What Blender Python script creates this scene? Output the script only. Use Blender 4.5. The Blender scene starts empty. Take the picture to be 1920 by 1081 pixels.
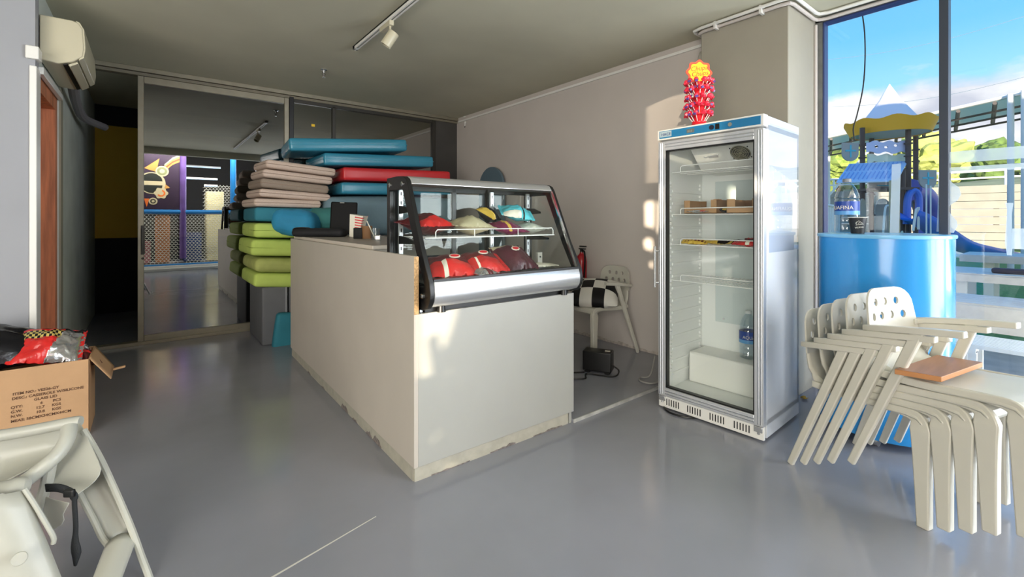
import bpy, bmesh, math, random
from mathutils import Matrix, Vector, noise
random.seed(7)
SC = bpy.context.scene
COL = SC.collection
PI = math.pi

# ------------------------------------------------------------------ camera
F_PX, EYE, HOR, CX = 854.0, 1.25, 411.0, 960.0
YAW = math.radians(51.47)
FW = (math.cos(YAW), math.sin(YAW)); RT = (math.sin(YAW), -math.cos(YAW))
cam_d = bpy.data.cameras.new('camera'); cam = bpy.data.objects.new('camera', cam_d); COL.objects.link(cam)
cam_d.sensor_width = 36.0; cam_d.lens = F_PX / 1920 * 36
cam_d.shift_y = -(540.5 - HOR) / 1920
cam_d.clip_start = 0.05; cam_d.clip_end = 500
cam.location = (0, 0, EYE); cam.rotation_euler = (PI / 2, 0, YAW - PI / 2)
SC.camera = cam
SC.view_settings.view_transform = 'Standard'; SC.view_settings.look = 'None'
SC.view_settings.gamma = 1.0; SC.view_settings.use_curve_mapping = False
SC.view_settings.exposure = 0.55

# ------------------------------------------------------------------ sky
W = bpy.data.worlds.new('world'); SC.world = W; W.use_nodes = True
def build_sky():
    nt = W.node_tree; N = nt.nodes; L = nt.links; N.clear()
    def n(t, **k):
        x = N.new(t)
        for a, b in k.items(): setattr(x, a, b)
        return x
    def mth(op, a, b=None, clamp=False):
        x = n('ShaderNodeMath', operation=op); x.use_clamp = clamp
        for i, v in enumerate((a, b)):
            if v is None: continue
            if isinstance(v, (int, float)): x.inputs[i].default_value = v
            else: L.new(v, x.inputs[i])
        return x.outputs[0]
    tc = n('ShaderNodeTexCoord'); sp = n('ShaderNodeSeparateXYZ'); L.new(tc.outputs['Generated'], sp.inputs[0])
    ramp = n('ShaderNodeValToRGB'); L.new(sp.outputs[2], ramp.inputs[0])
    e = ramp.color_ramp.elements
    e[0].position = 0.0; e[0].color = (.70, .82, .92, 1)
    e[1].position = .62; e[1].color = (.06, .24, .58, 1)
    k = e.new(.12); k.color = (.40, .68, .86, 1)
    k = e.new(.30); k.color = (.13, .42, .74, 1)
    mp = n('ShaderNodeMapping'); mp.inputs['Scale'].default_value = (2.2, 2.2, 5.0); mp.inputs['Location'].default_value = (.55, .2, .1)
    L.new(tc.outputs['Generated'], mp.inputs[0])
    nz = n('ShaderNodeTexNoise'); nz.inputs['Scale'].default_value = 1.5; nz.inputs['Detail'].default_value = 8; nz.inputs['Roughness'].default_value = .55
    L.new(mp.outputs[0], nz.inputs['Vector'])
    low = mth('MULTIPLY', mth('SUBTRACT', .245, sp.outputs[2]), 2.8)
    m = mth('MULTIPLY', mth('SUBTRACT', mth('ADD', nz.outputs[0], low), .53), 8.0, True)
    nz2 = n('ShaderNodeTexNoise'); nz2.inputs['Scale'].default_value = 3.0; nz2.inputs['Detail'].default_value = 6
    L.new(mp.outputs[0], nz2.inputs['Vector'])
    cr = n('ShaderNodeValToRGB'); L.new(nz2.outputs[0], cr.inputs[0])
    cr.color_ramp.elements[0].position = .38; cr.color_ramp.elements[0].color = (.44, .45, .52, 1)
    cr.color_ramp.elements[1].position = .62; cr.color_ramp.elements[1].color = (.80, .78, .77, 1)
    mx = n('ShaderNodeMixRGB'); L.new(m, mx.inputs[0]); L.new(ramp.outputs[0], mx.inputs[1]); L.new(cr.outputs[0], mx.inputs[2])
    bg = n('ShaderNodeBackground'); bg.inputs[1].default_value = 1.12; L.new(mx.outputs[0], bg.inputs[0])
    out = n('ShaderNodeOutputWorld'); L.new(bg.outputs[0], out.inputs[0])
build_sky()

# ------------------------------------------------------------------ sun, daylight of the right glazing, added fill lamps
SUN = Vector((.83, .55, -.06)).normalized()          # direction the light travels
sd = bpy.data.lights.new('sun', 'SUN'); sd.energy = 8.0; sd.color = (1.0, .84, .62); sd.angle = math.radians(.3)
so = bpy.data.objects.new('sun', sd); COL.objects.link(so); so.rotation_euler = SUN.to_track_quat('-Z', 'Y').to_euler()
def area(name, loc, direction, sx, sy, power, color):
    d = bpy.data.lights.new(name, 'AREA'); d.shape = 'RECTANGLE'; d.size = sx; d.size_y = sy; d.energy = power; d.color = color
    o = bpy.data.objects.new(name, d); COL.objects.link(o); o.location = loc
    o.rotation_euler = Vector(direction).to_track_quat('-Z', 'Z').to_euler()
    return o
area('daylight_right_glazing', (3.86, -2.75, 1.45), (-1, .95, .38), 5.0, 2.3, 370, (.93, .96, 1.0))
area('play_frame_fill', (.9, -1.25, 3.45), (0, -1, -.45), 2.6, .3, 170, (1.0, .96, .88)).data.spread = math.radians(110)  # added lamp without a fixture, brightens the play frame for its reflection
area('left_fill', (-3.6, -2.2, 1.55), (1, 1.2, .38), 5.0, 2.6, 270, (1.0, .95, .86))  # added fill from the unseen left, where no glazing is built

# ------------------------------------------------------------------ helpers
def ray(px):
    k = (px - CX) / F_PX
    return (FW[0] + RT[0] * k, FW[1] + RT[1] * k)
def at_d(px, py, d):
    r = ray(px); return Vector((r[0] * d, r[1] * d, EYE + (HOR - py) / F_PX * d))
def at_z(px, py, z=0.0):
    return at_d(px, py, F_PX * (EYE - z) / (py - HOR))
def at_x(px, py, x): return at_d(px, py, x / ray(px)[0])
def at_y(px, py, y): return at_d(px, py, y / ray(px)[1])

def lin(c):
    c = c / 255.0
    return c / 12.92 if c <= .04045 else ((c + .055) / 1.055) ** 2.4
def rgb(r, g, b): return (lin(r), lin(g), lin(b), 1)

def mat(name, col, rough=.5, metal=0.0, spec=.5, noise_s=0, noise_a=0.0, bump_s=0, bump_a=0.0, coat=0.0, stretch=(1, 1, 1), emit=0.0, detail=4):
    m = bpy.data.materials.new(name); m.use_nodes = True
    nt = m.node_tree; b = nt.nodes['Principled BSDF']
    c = rgb(*col)
    b.inputs['Base Color'].default_value = c; b.inputs['Roughness'].default_value = rough; b.inputs['Metallic'].default_value = metal
    b.inputs['Specular IOR Level'].default_value = spec; b.inputs['Coat Weight'].default_value = coat; b.inputs['Coat Roughness'].default_value = .06
    if emit: b.inputs['Emission Color'].default_value = c; b.inputs['Emission Strength'].default_value = emit
    if noise_a or bump_a:
        tc = nt.nodes.new('ShaderNodeTexCoord'); mp = nt.nodes.new('ShaderNodeMapping'); mp.inputs['Scale'].default_value = stretch
        nt.links.new(tc.outputs['Object'], mp.inputs[0])
    if noise_a:
        nz = nt.nodes.new('ShaderNodeTexNoise'); nz.inputs['Scale'].default_value = noise_s; nz.inputs['Detail'].default_value = detail
        nt.links.new(mp.outputs[0], nz.inputs['Vector'])
        r = nt.nodes.new('ShaderNodeValToRGB'); nt.links.new(nz.outputs[0], r.inputs[0])
        r.color_ramp.elements[0].position = .35; r.color_ramp.elements[1].position = .65
        r.color_ramp.elements[0].color = tuple(x * (1 - noise_a) for x in c[:3]) + (1,)
        r.color_ramp.elements[1].color = tuple(min(1, x * (1 + noise_a)) for x in c[:3]) + (1,)
        nt.links.new(r.outputs[0], b.inputs['Base Color'])
    if bump_a:
        nz = nt.nodes.new('ShaderNodeTexNoise'); nz.inputs['Scale'].default_value = bump_s; nz.inputs['Detail'].default_value = detail
        nt.links.new(mp.outputs[0], nz.inputs['Vector'])
        bp = nt.nodes.new('ShaderNodeBump'); bp.inputs['Strength'].default_value = bump_a; bp.inputs['Distance'].default_value = .02
        nt.links.new(nz.outputs[0], bp.inputs['Height']); nt.links.new(bp.outputs[0], b.inputs['Normal'])
    return m
def glass(name, tint=(1, 1, 1), base=.04, edge=.6, rough=0.0, white=0.0, gloss=(1, 1, 1)):
    """thin pane: clear transmission, Fresnel reflection, optional milky film"""
    m = bpy.data.materials.new(name); m.use_nodes = True
    nt = m.node_tree; N = nt.nodes; L = nt.links; N.clear()
    t = N.new('ShaderNodeBsdfTransparent'); t.inputs[0].default_value = tint + (1,)
    g = N.new('ShaderNodeBsdfGlossy'); g.inputs['Roughness'].default_value = rough; g.inputs[0].default_value = gloss + (1,)
    lw = N.new('ShaderNodeFresnel'); lw.inputs[0].default_value = 1.45
    mm = N.new('ShaderNodeMath'); mm.operation = 'MULTIPLY_ADD'; mm.use_clamp = True
    L.new(lw.outputs[0], mm.inputs[0]); mm.inputs[1].default_value = edge; mm.inputs[2].default_value = base
    ge = N.new('ShaderNodeNewGeometry'); fr_ = N.new('ShaderNodeMath'); fr_.operation = 'SUBTRACT'; fr_.inputs[0].default_value = 1.0; L.new(ge.outputs['Backfacing'], fr_.inputs[1])
    m2 = N.new('ShaderNodeMath'); m2.operation = 'MULTIPLY'; L.new(mm.outputs[0], m2.inputs[0]); L.new(fr_.outputs[0], m2.inputs[1]); mm = m2      # only the outer face of a pane mirrors
    src = t.outputs[0]
    if white:
        d = N.new('ShaderNodeBsdfDiffuse'); d.inputs[0].default_value = (.9, .95, .97, 1)
        tl = N.new('ShaderNodeBsdfTranslucent'); tl.inputs[0].default_value = (.9, .95, .97, 1)
        a = N.new('ShaderNodeMixShader'); a.inputs[0].default_value = .6; L.new(d.outputs[0], a.inputs[1]); L.new(tl.outputs[0], a.inputs[2])
        x = N.new('ShaderNodeMixShader'); x.inputs[0].default_value = white; L.new(t.outputs[0], x.inputs[1]); L.new(a.outputs[0], x.inputs[2]); src = x.outputs[0]
    mx = N.new('ShaderNodeMixShader'); L.new(mm.outputs[0], mx.inputs[0]); L.new(src, mx.inputs[1]); L.new(g.outputs[0], mx.inputs[2])
    o = N.new('ShaderNodeOutputMaterial'); L.new(mx.outputs[0], o.inputs[0])
    return m

def box_faces(b): return [(b, b+3, b+2, b+1), (b+4, b+5, b+6, b+7), (b, b+1, b+5, b+4), (b+1, b+2, b+6, b+5), (b+2, b+3, b+7, b+6), (b+3, b, b+4, b+7)]
class MB:
    """collects shapes; build() links them as ONE mesh object"""
    def __init__(s): s.v = []; s.f = []; s.m = []
    def add(s, vs, fs, mi=0):
        b = len(s.v); s.v += [Vector(v) for v in vs]
        for f in fs: s.f.append([b + i for i in f]); s.m.append(mi)
        return s
    def box(s, x0, y0, z0, x1, y1, z1, mi=0):
        return s.add([(x0, y0, z0), (x1, y0, z0), (x1, y1, z0), (x0, y1, z0), (x0, y0, z1), (x1, y0, z1), (x1, y1, z1), (x0, y1, z1)], box_faces(0), mi)
    def cbox(s, c, dx, dy, dz, mi=0):
        """box from a centre and three half-axis vectors"""
        c = Vector(c); dx = Vector(dx); dy = Vector(dy); dz = Vector(dz)
        return s.add([c-dx-dy-dz, c+dx-dy-dz, c+dx+dy-dz, c-dx+dy-dz, c-dx-dy+dz, c+dx-dy+dz, c+dx+dy+dz, c-dx+dy+dz], box_faces(0), mi)
    def prism(s, pts, axis, a, b, mi=0):
        def p3(p, t):
            return {'x': (t, p[0], p[1]), 'y': (p[0], t, p[1]), 'z': (p[0], p[1], t)}[axis]
        n = len(pts); vs = [p3(p, a) for p in pts] + [p3(p, b) for p in pts]
        fs = [list(range(n))[::-1], list(range(n, 2 * n))] + [(i, (i+1) % n, n + (i+1) % n, n + i) for i in range(n)]
        return s.add(vs, fs, mi)
    def ring(s, outer, inner, axis, a, b, mi=0):
        """frame between two loops with the same number of points"""
        def p3(p, t):
            return {'x': (t, p[0], p[1]), 'y': (p[0], t, p[1]), 'z': (p[0], p[1], t)}[axis]
        n = len(outer); vs = [p3(p, a) for p in outer] + [p3(p, a) for p in inner] + [p3(p, b) for p in outer] + [p3(p, b) for p in inner]
        fs = []
        for i in range(n):
            j = (i + 1) % n
            fs += [(i, n+i, n+j, j), (2*n+i, 2*n+j, 3*n+j, 3*n+i), (i, j, 2*n+j, 2*n+i), (n+i, 3*n+i, 3*n+j, n+j)]
        return s.add(vs, fs, mi)
    def tube(s, pts, r, n=8, closed=False, mi=0, cap=True):
        pts = [Vector(p) for p in pts]; k = len(pts); rs = r if isinstance(r, (list, tuple)) else [r] * k
        vs = []; prev = None
        for i, p in enumerate(pts):
            if closed: t = pts[(i+1) % k] - pts[i-1]
            else: t = pts[min(i+1, k-1)] - pts[max(i-1, 0)]
            t.normalize()
            if prev is None:
                u = t.cross(Vector((0, 0, 1)))
                if u.length < 1e-3: u = t.cross(Vector((1, 0, 0)))
            else: u = prev - t * prev.dot(t)
            u.normalize(); prev = u; w = t.cross(u)
            vs += [p + (u * math.cos(2*PI*j/n) + w * math.sin(2*PI*j/n)) * rs[i] for j in range(n)]
        fs = []
        for i in range(k if closed else k - 1):
            i2 = (i + 1) % k
            for j in range(n):
                j2 = (j + 1) % n; fs.append((i*n+j, i*n+j2, i2*n+j2, i2*n+j))
        if not closed and cap: fs += [list(range(n))[::-1], [(k-1)*n + j for j in range(n)]]
        return s.add(vs, fs, mi)
    def lathe(s, prof, c=(0, 0, 0), n=24, axis=(0, 0, 1), mi=0):
        """prof: (radius, height) pairs, closed with caps where the radius is not 0"""
        q = Vector((0, 0, 1)).rotation_difference(Vector(axis)); c = Vector(c); vs = []
        for r, h in prof:
            vs += [c + q @ Vector((r * math.cos(2*PI*j/n), r * math.sin(2*PI*j/n), h)) for j in range(n)]
        fs = []
        for i in range(len(prof) - 1):
            for j in range(n):
                j2 = (j + 1) % n; fs.append((i*n+j, i*n+j2, (i+1)*n+j2, (i+1)*n+j))
        fs += [list(range(n))[::-1], [(len(prof)-1)*n + j for j in range(n)]]
        return s.add(vs, fs, mi)
    def grid(s, fn, nu, nv, mi=None):
        vs = [fn(i / nu, j / nv) for i in range(nu + 1) for j in range(nv + 1)]
        b = len(s.v); s.v += [Vector(v) for v in vs]
        for i in range(nu):
            for j in range(nv):
                a = i * (nv + 1) + j
                s.f.append([b + a, b + a + nv + 1, b + a + nv + 2, b + a + 1])
                s.m.append(mi((i + .5) / nu, (j + .5) / nv) if callable(mi) else (mi or 0))
        return s
    def rbox(s, c, ax, ay, az, r, nx=8, ny=8, nz=4, bulge=0.0, sag=None, mi=0):
        """soft rounded block: centre, three half-axis vectors, corner radius, bulge of the large faces"""
        c = Vector(c); ax = Vector(ax); ay = Vector(ay); az = Vector(az); hx, hy, hz = ax.length, ay.length, az.length
        ux, uy, uz = ax / hx, ay / hy, az / hz; r = min(r, hx, hy, hz * .98)
        def wp(x, y, z):
            bx, by, bz = bulge * (1 - (y/hy)**2) * (1 - (z/hz)**2), bulge * (1 - (x/hx)**2) * (1 - (z/hz)**2), bulge * (1 - (x/hx)**2) * (1 - (y/hy)**2)
            q = Vector((max(-hx + r, min(hx - r, x)), max(-hy + r, min(hy - r, y)), max(-hz + r, min(hz - r, z))))
            d = Vector((x, y, z)) - q
            if d.length > 1e-9: d = d.normalized() * r
            p = q + d
            p.x += bx * p.x / hx * .5; p.y += by * p.y / hy * .5; p.z += bz * p.z / hz
            if sag: p.z += sag(p.x / hx, p.y / hy)
            return c + ux * p.x + uy * p.y + uz * p.z
        def spaced(h, n):      # denser towards the edges so that the rounding shows
            e = [-h, -h + r * .18, -h + r * .5, -h + r]
            e2 = [h - r, h - r * .5, h - r * .18, h]
            mid = [-h + r + (2*h - 2*r) * i / n for i in range(1, n)]
            return e + mid + e2
        X, Y, Z = spaced(hx, nx), spaced(hy, ny), spaced(hz, max(1, nz))
        for z, fl in ((-hz, 1), (hz, 0)):
            b = len(s.v); s.v += [wp(x, y, z) for x in X for y in Y]; k = len(Y)
            for i in range(len(X) - 1):
                for j in range(k - 1):
                    f = [b+i*k+j, b+(i+1)*k+j, b+(i+1)*k+j+1, b+i*k+j+1]; s.f.append(f[::-1] if fl else f); s.m.append(mi)
        for y, fl in ((-hy, 0), (hy, 1)):
            b = len(s.v); s.v += [wp(x, y, z) for x in X for z in Z]; k = len(Z)
            for i in range(len(X) - 1):
                for j in range(k - 1):
                    f = [b+i*k+j, b+(i+1)*k+j, b+(i+1)*k+j+1, b+i*k+j+1]; s.f.append(f[::-1] if fl else f); s.m.append(mi)
        for x, fl in ((-hx, 1), (hx, 0)):
            b = len(s.v); s.v += [wp(x, y, z) for y in Y for z in Z]; k = len(Z)
            for i in range(len(Y) - 1):
                for j in range(k - 1):
                    f = [b+i*k+j, b+(i+1)*k+j, b+(i+1)*k+j+1, b+i*k+j+1]; s.f.append(f[::-1] if fl else f); s.m.append(mi)
        return s
    def build(s, name, mats, parent=None, M=None, bevel=0.0, smooth=35, solid=0.0, weld=False, sub=0):
        me = bpy.data.meshes.new(name)
        vs = [(M @ v) if M is not None else v for v in s.v]
        me.from_pydata([tuple(v) for v in vs], [], s.f)
        if not isinstance(mats, (list, tuple)): mats = [mats]
        for m in mats: me.materials.append(m)
        me.polygons.foreach_set('material_index', s.m)
        bm = bmesh.new(); bm.from_mesh(me)
        if weld: bmesh.ops.remove_doubles(bm, verts=bm.verts, dist=1e-4)
        bmesh.ops.recalc_face_normals(bm, faces=bm.faces)
        bm.to_mesh(me); bm.free()
        if smooth:
            for p in me.polygons: p.use_smooth = True
            me.set_sharp_from_angle(angle=math.radians(smooth))
        o = bpy.data.objects.new(name, me); COL.objects.link(o); put(o, parent)
        if solid:
            d = o.modifiers.new('solidify', 'SOLIDIFY'); d.thickness = solid; d.offset = 0
        if bevel:
            d = o.modifiers.new('bevel', 'BEVEL'); d.width = bevel; d.segments = 2; d.limit_method = 'ANGLE'; d.angle_limit = math.radians(40)
        if sub:
            d = o.modifiers.new('sub', 'SUBSURF'); d.levels = sub; d.render_levels = sub
        return o
def basis(o): return Matrix.LocRotScale(o.location, o.rotation_euler, o.scale)
def put(o, parent):
    if parent is None: return
    o.parent = parent
    o.matrix_parent_inverse = (parent.matrix_parent_inverse @ basis(parent)).inverted() if parent.parent is None else Matrix.Identity(4)
def thing(name, label, cat, loc=(0, 0, 0), rotz=0.0, group=None):
    o = bpy.data.objects.new(name, None); COL.objects.link(o); o.empty_display_size = .1
    o.location = loc; o.rotation_euler = (0, 0, rotz); o['label'] = label; o['category'] = cat
    if group: o['group'] = group
    return o
def tag(o, label, cat, group=None):
    o['label'] = label; o['category'] = cat
    if group: o['group'] = group
    return o
def struct(o): o['kind'] = 'structure'; return o
def sroot(name, loc=(0, 0, 0)):
    o = bpy.data.objects.new(name, None); COL.objects.link(o); o.location = loc; o['kind'] = 'structure'; return o
def stuff(o): o['kind'] = 'stuff'; return o
def plabel(o, t): o['label'] = t; return o
def dup(root, loc, rotz, label=None, group=None):
    def cp(o, par):
        c = o.copy(); COL.objects.link(c)
        if par is not None: c.parent = par
        for ch in list(o.children): cp(ch, c)
        return c
    r = cp(root, None); r.location = loc; r.rotation_euler = (0, 0, rotz)
    if label: r['label'] = label
    if group: r['group'] = group
    return r
def frame(origin, xdir, ydir=None):
    """matrix whose x runs along xdir, z up"""
    x = Vector((xdir[0], xdir[1], 0)).normalized(); z = Vector((0, 0, 1)); y = z.cross(x)
    M = Matrix.Identity(4)
    for i in range(3): M[i][0] = x[i]; M[i][1] = y[i]; M[i][2] = z[i]; M[i][3] = origin[i]
    return M
def frame3(origin, x, y):
    x = Vector(x).normalized(); y = Vector(y); z = x.cross(y).normalized(); y = z.cross(x)
    M = Matrix.Identity(4)
    for i in range(3): M[i][0] = x[i]; M[i][1] = y[i]; M[i][2] = z[i]; M[i][3] = origin[i]
    return M
def text(name, s, size, M, m, parent, depth=.0008, align='LEFT', cyl=None, shear=0.0, space=1.0, bold=0.0):
    """flat lettering in the local x-y plane of M; cyl = radius wraps it round a cylinder whose axis is M's y"""
    cu = bpy.data.curves.new('t', 'FONT'); cu.body = s; cu.size = size; cu.align_x = align; cu.extrude = depth; cu.shear = shear; cu.space_line = space
    cu.resolution_u = 3; cu.offset = bold
    ob = bpy.data.objects.new('t', cu); COL.objects.link(ob)
    me = bpy.data.meshes.new_from_object(ob); bpy.data.objects.remove(ob); bpy.data.curves.remove(cu)
    for v in me.vertices:
        p = v.co.copy()
        if cyl:
            a = p.x / cyl; p = Vector(((cyl + p.z) * math.sin(a), p.y, (cyl + p.z) * math.cos(a)))
        v.co = M @ p
    me.materials.clear(); me.materials.append(m)
    for p in me.polygons: p.material_index = 0
    me.name = name; o = bpy.data.objects.new(name, me); COL.objects.link(o); put(o, parent)
    return o
def plate(name, outline, holes, thick, m, parent=None, M=None, bend=None, cuts=0, bevel=0.0):
    """flat plate in x-y with real holes, extruded along z by thick; bend maps each vertex"""
    bm = bmesh.new(); es = []
    for loop in [outline] + list(holes):
        vs = [bm.verts.new((p[0], p[1], 0)) for p in loop]
        es += [bm.edges.new((vs[i], vs[(i+1) % len(vs)])) for i in range(len(vs))]
    bmesh.ops.triangle_fill(bm, use_beauty=True, use_dissolve=False, edges=es)
    if cuts: bmesh.ops.subdivide_edges(bm, edges=[e for e in bm.edges if e.calc_length() > .03], cuts=cuts, use_grid_fill=True); bmesh.ops.triangulate(bm, faces=bm.faces)
    r = bmesh.ops.extrude_face_region(bm, geom=list(bm.faces))
    for g in r['geom']:
        if isinstance(g, bmesh.types.BMVert): g.co.z += thick
    bmesh.ops.recalc_face_normals(bm, faces=bm.faces)
    for v in bm.verts:
        p = v.co.copy()
        if bend: p = Vector(bend(p))
        v.co = (M @ p) if M is not None else p
    me = bpy.data.meshes.new(name); bm.to_mesh(me); bm.free(); me.materials.append(m)
    for p in me.polygons: p.use_smooth = True
    me.set_sharp_from_angle(angle=math.radians(35))
    o = bpy.data.objects.new(name, me); COL.objects.link(o); put(o, parent)
    return o
def rrect(x0, y0, x1, y1, r, n=4):
    pts = []
    for cx, cy, a in ((x1-r, y1-r, 0), (x0+r, y1-r, PI/2), (x0+r, y0+r, PI), (x1-r, y0+r, 1.5*PI)):
        pts += [(cx + r*math.cos(a + PI/2*i/n), cy + r*math.sin(a + PI/2*i/n)) for i in range(n + 1)]
    return pts
def circ(cx, cy, r, n=14, ry=None):
    return [(cx + r*math.cos(2*PI*i/n), cy + (ry or r)*math.sin(2*PI*i/n)) for i in range(n)]
def taper(mb, p0, p1, w, w0, d0, w1, d1, mi=0, n=1, bow=0.0):
    """bar with a rectangular section that tapers from p0 to p1; w = direction of its width"""
    p0 = Vector(p0); p1 = Vector(p1); t = (p1 - p0).normalized(); w = Vector(w); w = (w - t * w.dot(t)).normalized(); d = t.cross(w)
    vs = []
    for i in range(n + 1):
        k = i / n; c = p0.lerp(p1, k) + d * bow * math.sin(PI * k); a = (w0 + (w1 - w0) * k) / 2; b = (d0 + (d1 - d0) * k) / 2
        vs += [c - w*a - d*b, c + w*a - d*b, c + w*a + d*b, c - w*a + d*b]
    fs = [(3, 2, 1, 0), (4*n, 4*n+1, 4*n+2, 4*n+3)]
    for i in range(n):
        for j in range(4):
            j2 = (j + 1) % 4; fs.append((4*i+j, 4*i+j2, 4*i+4+j2, 4*i+4+j))
    return mb.add(vs, fs, mi)
def arc(cx, cy, r, a0, a1, n):
    return [(cx + r*math.cos(a0 + (a1-a0)*i/n), cy + r*math.sin(a0 + (a1-a0)*i/n)) for i in range(n + 1)]
def smooth_path(pts, n=6):
    """Catmull-Rom through the points"""
    P = [Vector(p) for p in pts]; P = [P[0]*2 - P[1]] + P + [P[-1]*2 - P[-2]]; out = []
    for i in range(1, len(P) - 2):
        for k in range(n):
            t = k / n; a, b, c, d = P[i-1], P[i], P[i+1], P[i+2]
            out.append(.5 * ((2*b) + (c-a)*t + (2*a-5*b+4*c-d)*t*t + (3*b-a-3*c+d)*t*t*t))
    return out + [P[-2]]

# ------------------------------------------------------------------ materials
M_FLOOR = mat('floor_paint', (142, 144, 153), .15, noise_s=1.3, noise_a=.07, bump_s=9, bump_a=.05, spec=.6, detail=8)
M_CEIL = mat('ceiling_plaster', (196, 193, 172), .9, noise_s=1.1, noise_a=.06, bump_s=5, bump_a=.1, detail=8)
M_WALL = mat('wall_white', (206, 198, 192), .75, noise_s=1.5, noise_a=.03, bump_s=30, bump_a=.03)
M_WALL_L = mat('wall_pale_grey', (158, 160, 166), .8, noise_s=2, noise_a=.03)
M_PILLAR = mat('pillar_paint', (164, 159, 145), .7, noise_s=3, noise_a=.03, bump_s=20, bump_a=.06)
M_GREYWALL = mat('wall_grey', (196, 203, 197), .8, noise_s=3, noise_a=.08)
M_YELLOW = mat('wall_yellow', (214, 180, 60), .8)
M_BLACK = mat('black_matt', (8, 8, 10), .6, spec=.3)
M_BLACKP = mat('black_plastic', (13, 13, 14), .38)
M_DARKROOM = mat('dark_room_paint', (38, 38, 40), .9)
M_ALU_DOOR = mat('bronze_aluminium', (150, 144, 128), .4, metal=.5, noise_s=12, noise_a=.05)
M_ALU_DARK = mat('dark_aluminium', (62, 60, 56), .4, metal=.4)
M_ALU = mat('aluminium', (222, 224, 228), .28, metal=.55)
M_STEEL = mat('brushed_steel', (206, 207, 208), .26, metal=.75)
M_CHROME = mat('chrome', (225, 225, 225), .12, metal=1.0)
M_WHITE = mat('white_paint', (236, 235, 230), .35)
M_WHITEG = mat('white_gloss', (232, 234, 236), .12, coat=.5)
M_LINER = mat('fridge_liner', (238, 240, 238), .4)
M_FRIDGESIDE = mat('fridge_silver', (214, 217, 221), .16, coat=.6)
M_WIRE = mat('white_wire', (240, 240, 238), .3)
M_COUNTER = mat('counter_laminate', (188, 180, 169), .5, noise_s=4, noise_a=.02)
M_COUNTERF = mat('counter_front', (164, 164, 158), .45, noise_s=4, noise_a=.02)
M_CHIP = mat('chipboard', (186, 150, 105), .9, noise_s=120, noise_a=.3)
M_CHIPPED = mat('worn_edge', (120, 112, 108), .9, noise_s=60, noise_a=.3)
M_AC = mat('ac_plastic', (198, 191, 166), .35)
M_WOOD = mat('door_wood', (198, 124, 86), .55, noise_s=5, noise_a=.25, stretch=(6, 6, .5))
M_BOARD = mat('board_wood', (150, 108, 82), .45, noise_s=4, noise_a=.12, stretch=(1, 9, 1))
M_BOARDE = mat('board_edge', (176, 118, 66), .55)
M_CARD = mat('cardboard', (188, 150, 112), .85, noise_s=5, noise_a=.05, bump_s=40, bump_a=.05)
M_CARDD = mat('cardboard_inside', (150, 116, 84), .9)
M_INK = mat('brown_ink', (104, 74, 56), .9)
M_CHAIR = mat('chair_plastic', (203, 200, 188), .35, noise_s=6, noise_a=.03)
M_HIGH = mat('high_chair_plastic', (176, 176, 166), .38, noise_s=5, noise_a=.02)
M_STRAP = mat('black_webbing', (24, 28, 32), .8, bump_s=200, bump_a=.2)
M_TEAL = mat('teal_vinyl', (56, 138, 166), .27, noise_s=3, noise_a=.05)
M_TEALD = mat('teal_cloth', (44, 122, 140), .8, noise_s=5, noise_a=.08)
M_BLUEC = mat('blue_cloth', (46, 140, 182), .75, noise_s=7, noise_a=.08, bump_s=12, bump_a=.2)
M_RED = mat('red_vinyl', (205, 44, 50), .35, noise_s=3, noise_a=.05)
M_BEIGE = mat('beige_cloth', (206, 186, 172), .9, noise_s=90, noise_a=.05, bump_s=120, bump_a=.05)
M_BEIGEG = mat('grey_cloth', (150, 136, 122), .9, noise_s=90, noise_a=.05)
M_LIME = mat('lime_cloth', (186, 208, 104), .85, noise_s=8, noise_a=.05)
M_LIMED = mat('dirty_lime_cloth', (172, 180, 104), .85, noise_s=7, noise_a=.12)
M_SLATE = mat('slate_blue_cloth', (112, 138, 150), .85, noise_s=4, noise_a=.07, bump_s=8, bump_a=.2)
M_GREYFOAM = mat('grey_cover', (104, 106, 110), .8, noise_s=5, noise_a=.05)
M_DISC = mat('slate_board', (92, 112, 124), .6)
M_BLUE = mat('blue_laminate', (40, 142, 212), .22, coat=.25)
M_BLUETOP = mat('blue_top', (120, 185, 225), .2)
M_REDP = mat('red_plastic', (214, 30, 44), .3)
M_YEL = mat('yellow_print', (250, 205, 40), .5)
M_FIRE = mat('extinguisher_red', (170, 22, 34), .3)
M_PANEL = mat('control_blue', (38, 122, 172), .3)
M_ORANGE = mat('orange_print', (240, 120, 50), .6)
G_WIN = glass('window_glass', (.97, .99, 1.0), .02, .8)
G_FILM = glass('frosted_film', (.97, 1.0, 1.0), .02, .3, .3, white=.45)
G_CASE = glass('case_glass', (.96, .98, .97), .015, .5)
G_FRIDGE = glass('fridge_glass', (.97, .985, .98), .02, .6)
G_DOOR = glass('dark_door_glass', (.30, .31, .32), .25, .5, gloss=(.95, .97, 1.0))
G_BOTTLE = glass('bottle_plastic', (.80, .86, .90), .10, 1.6, .06)
G_CUP = glass('clear_cup', (.9, .92, .92), .06, .9)
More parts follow.
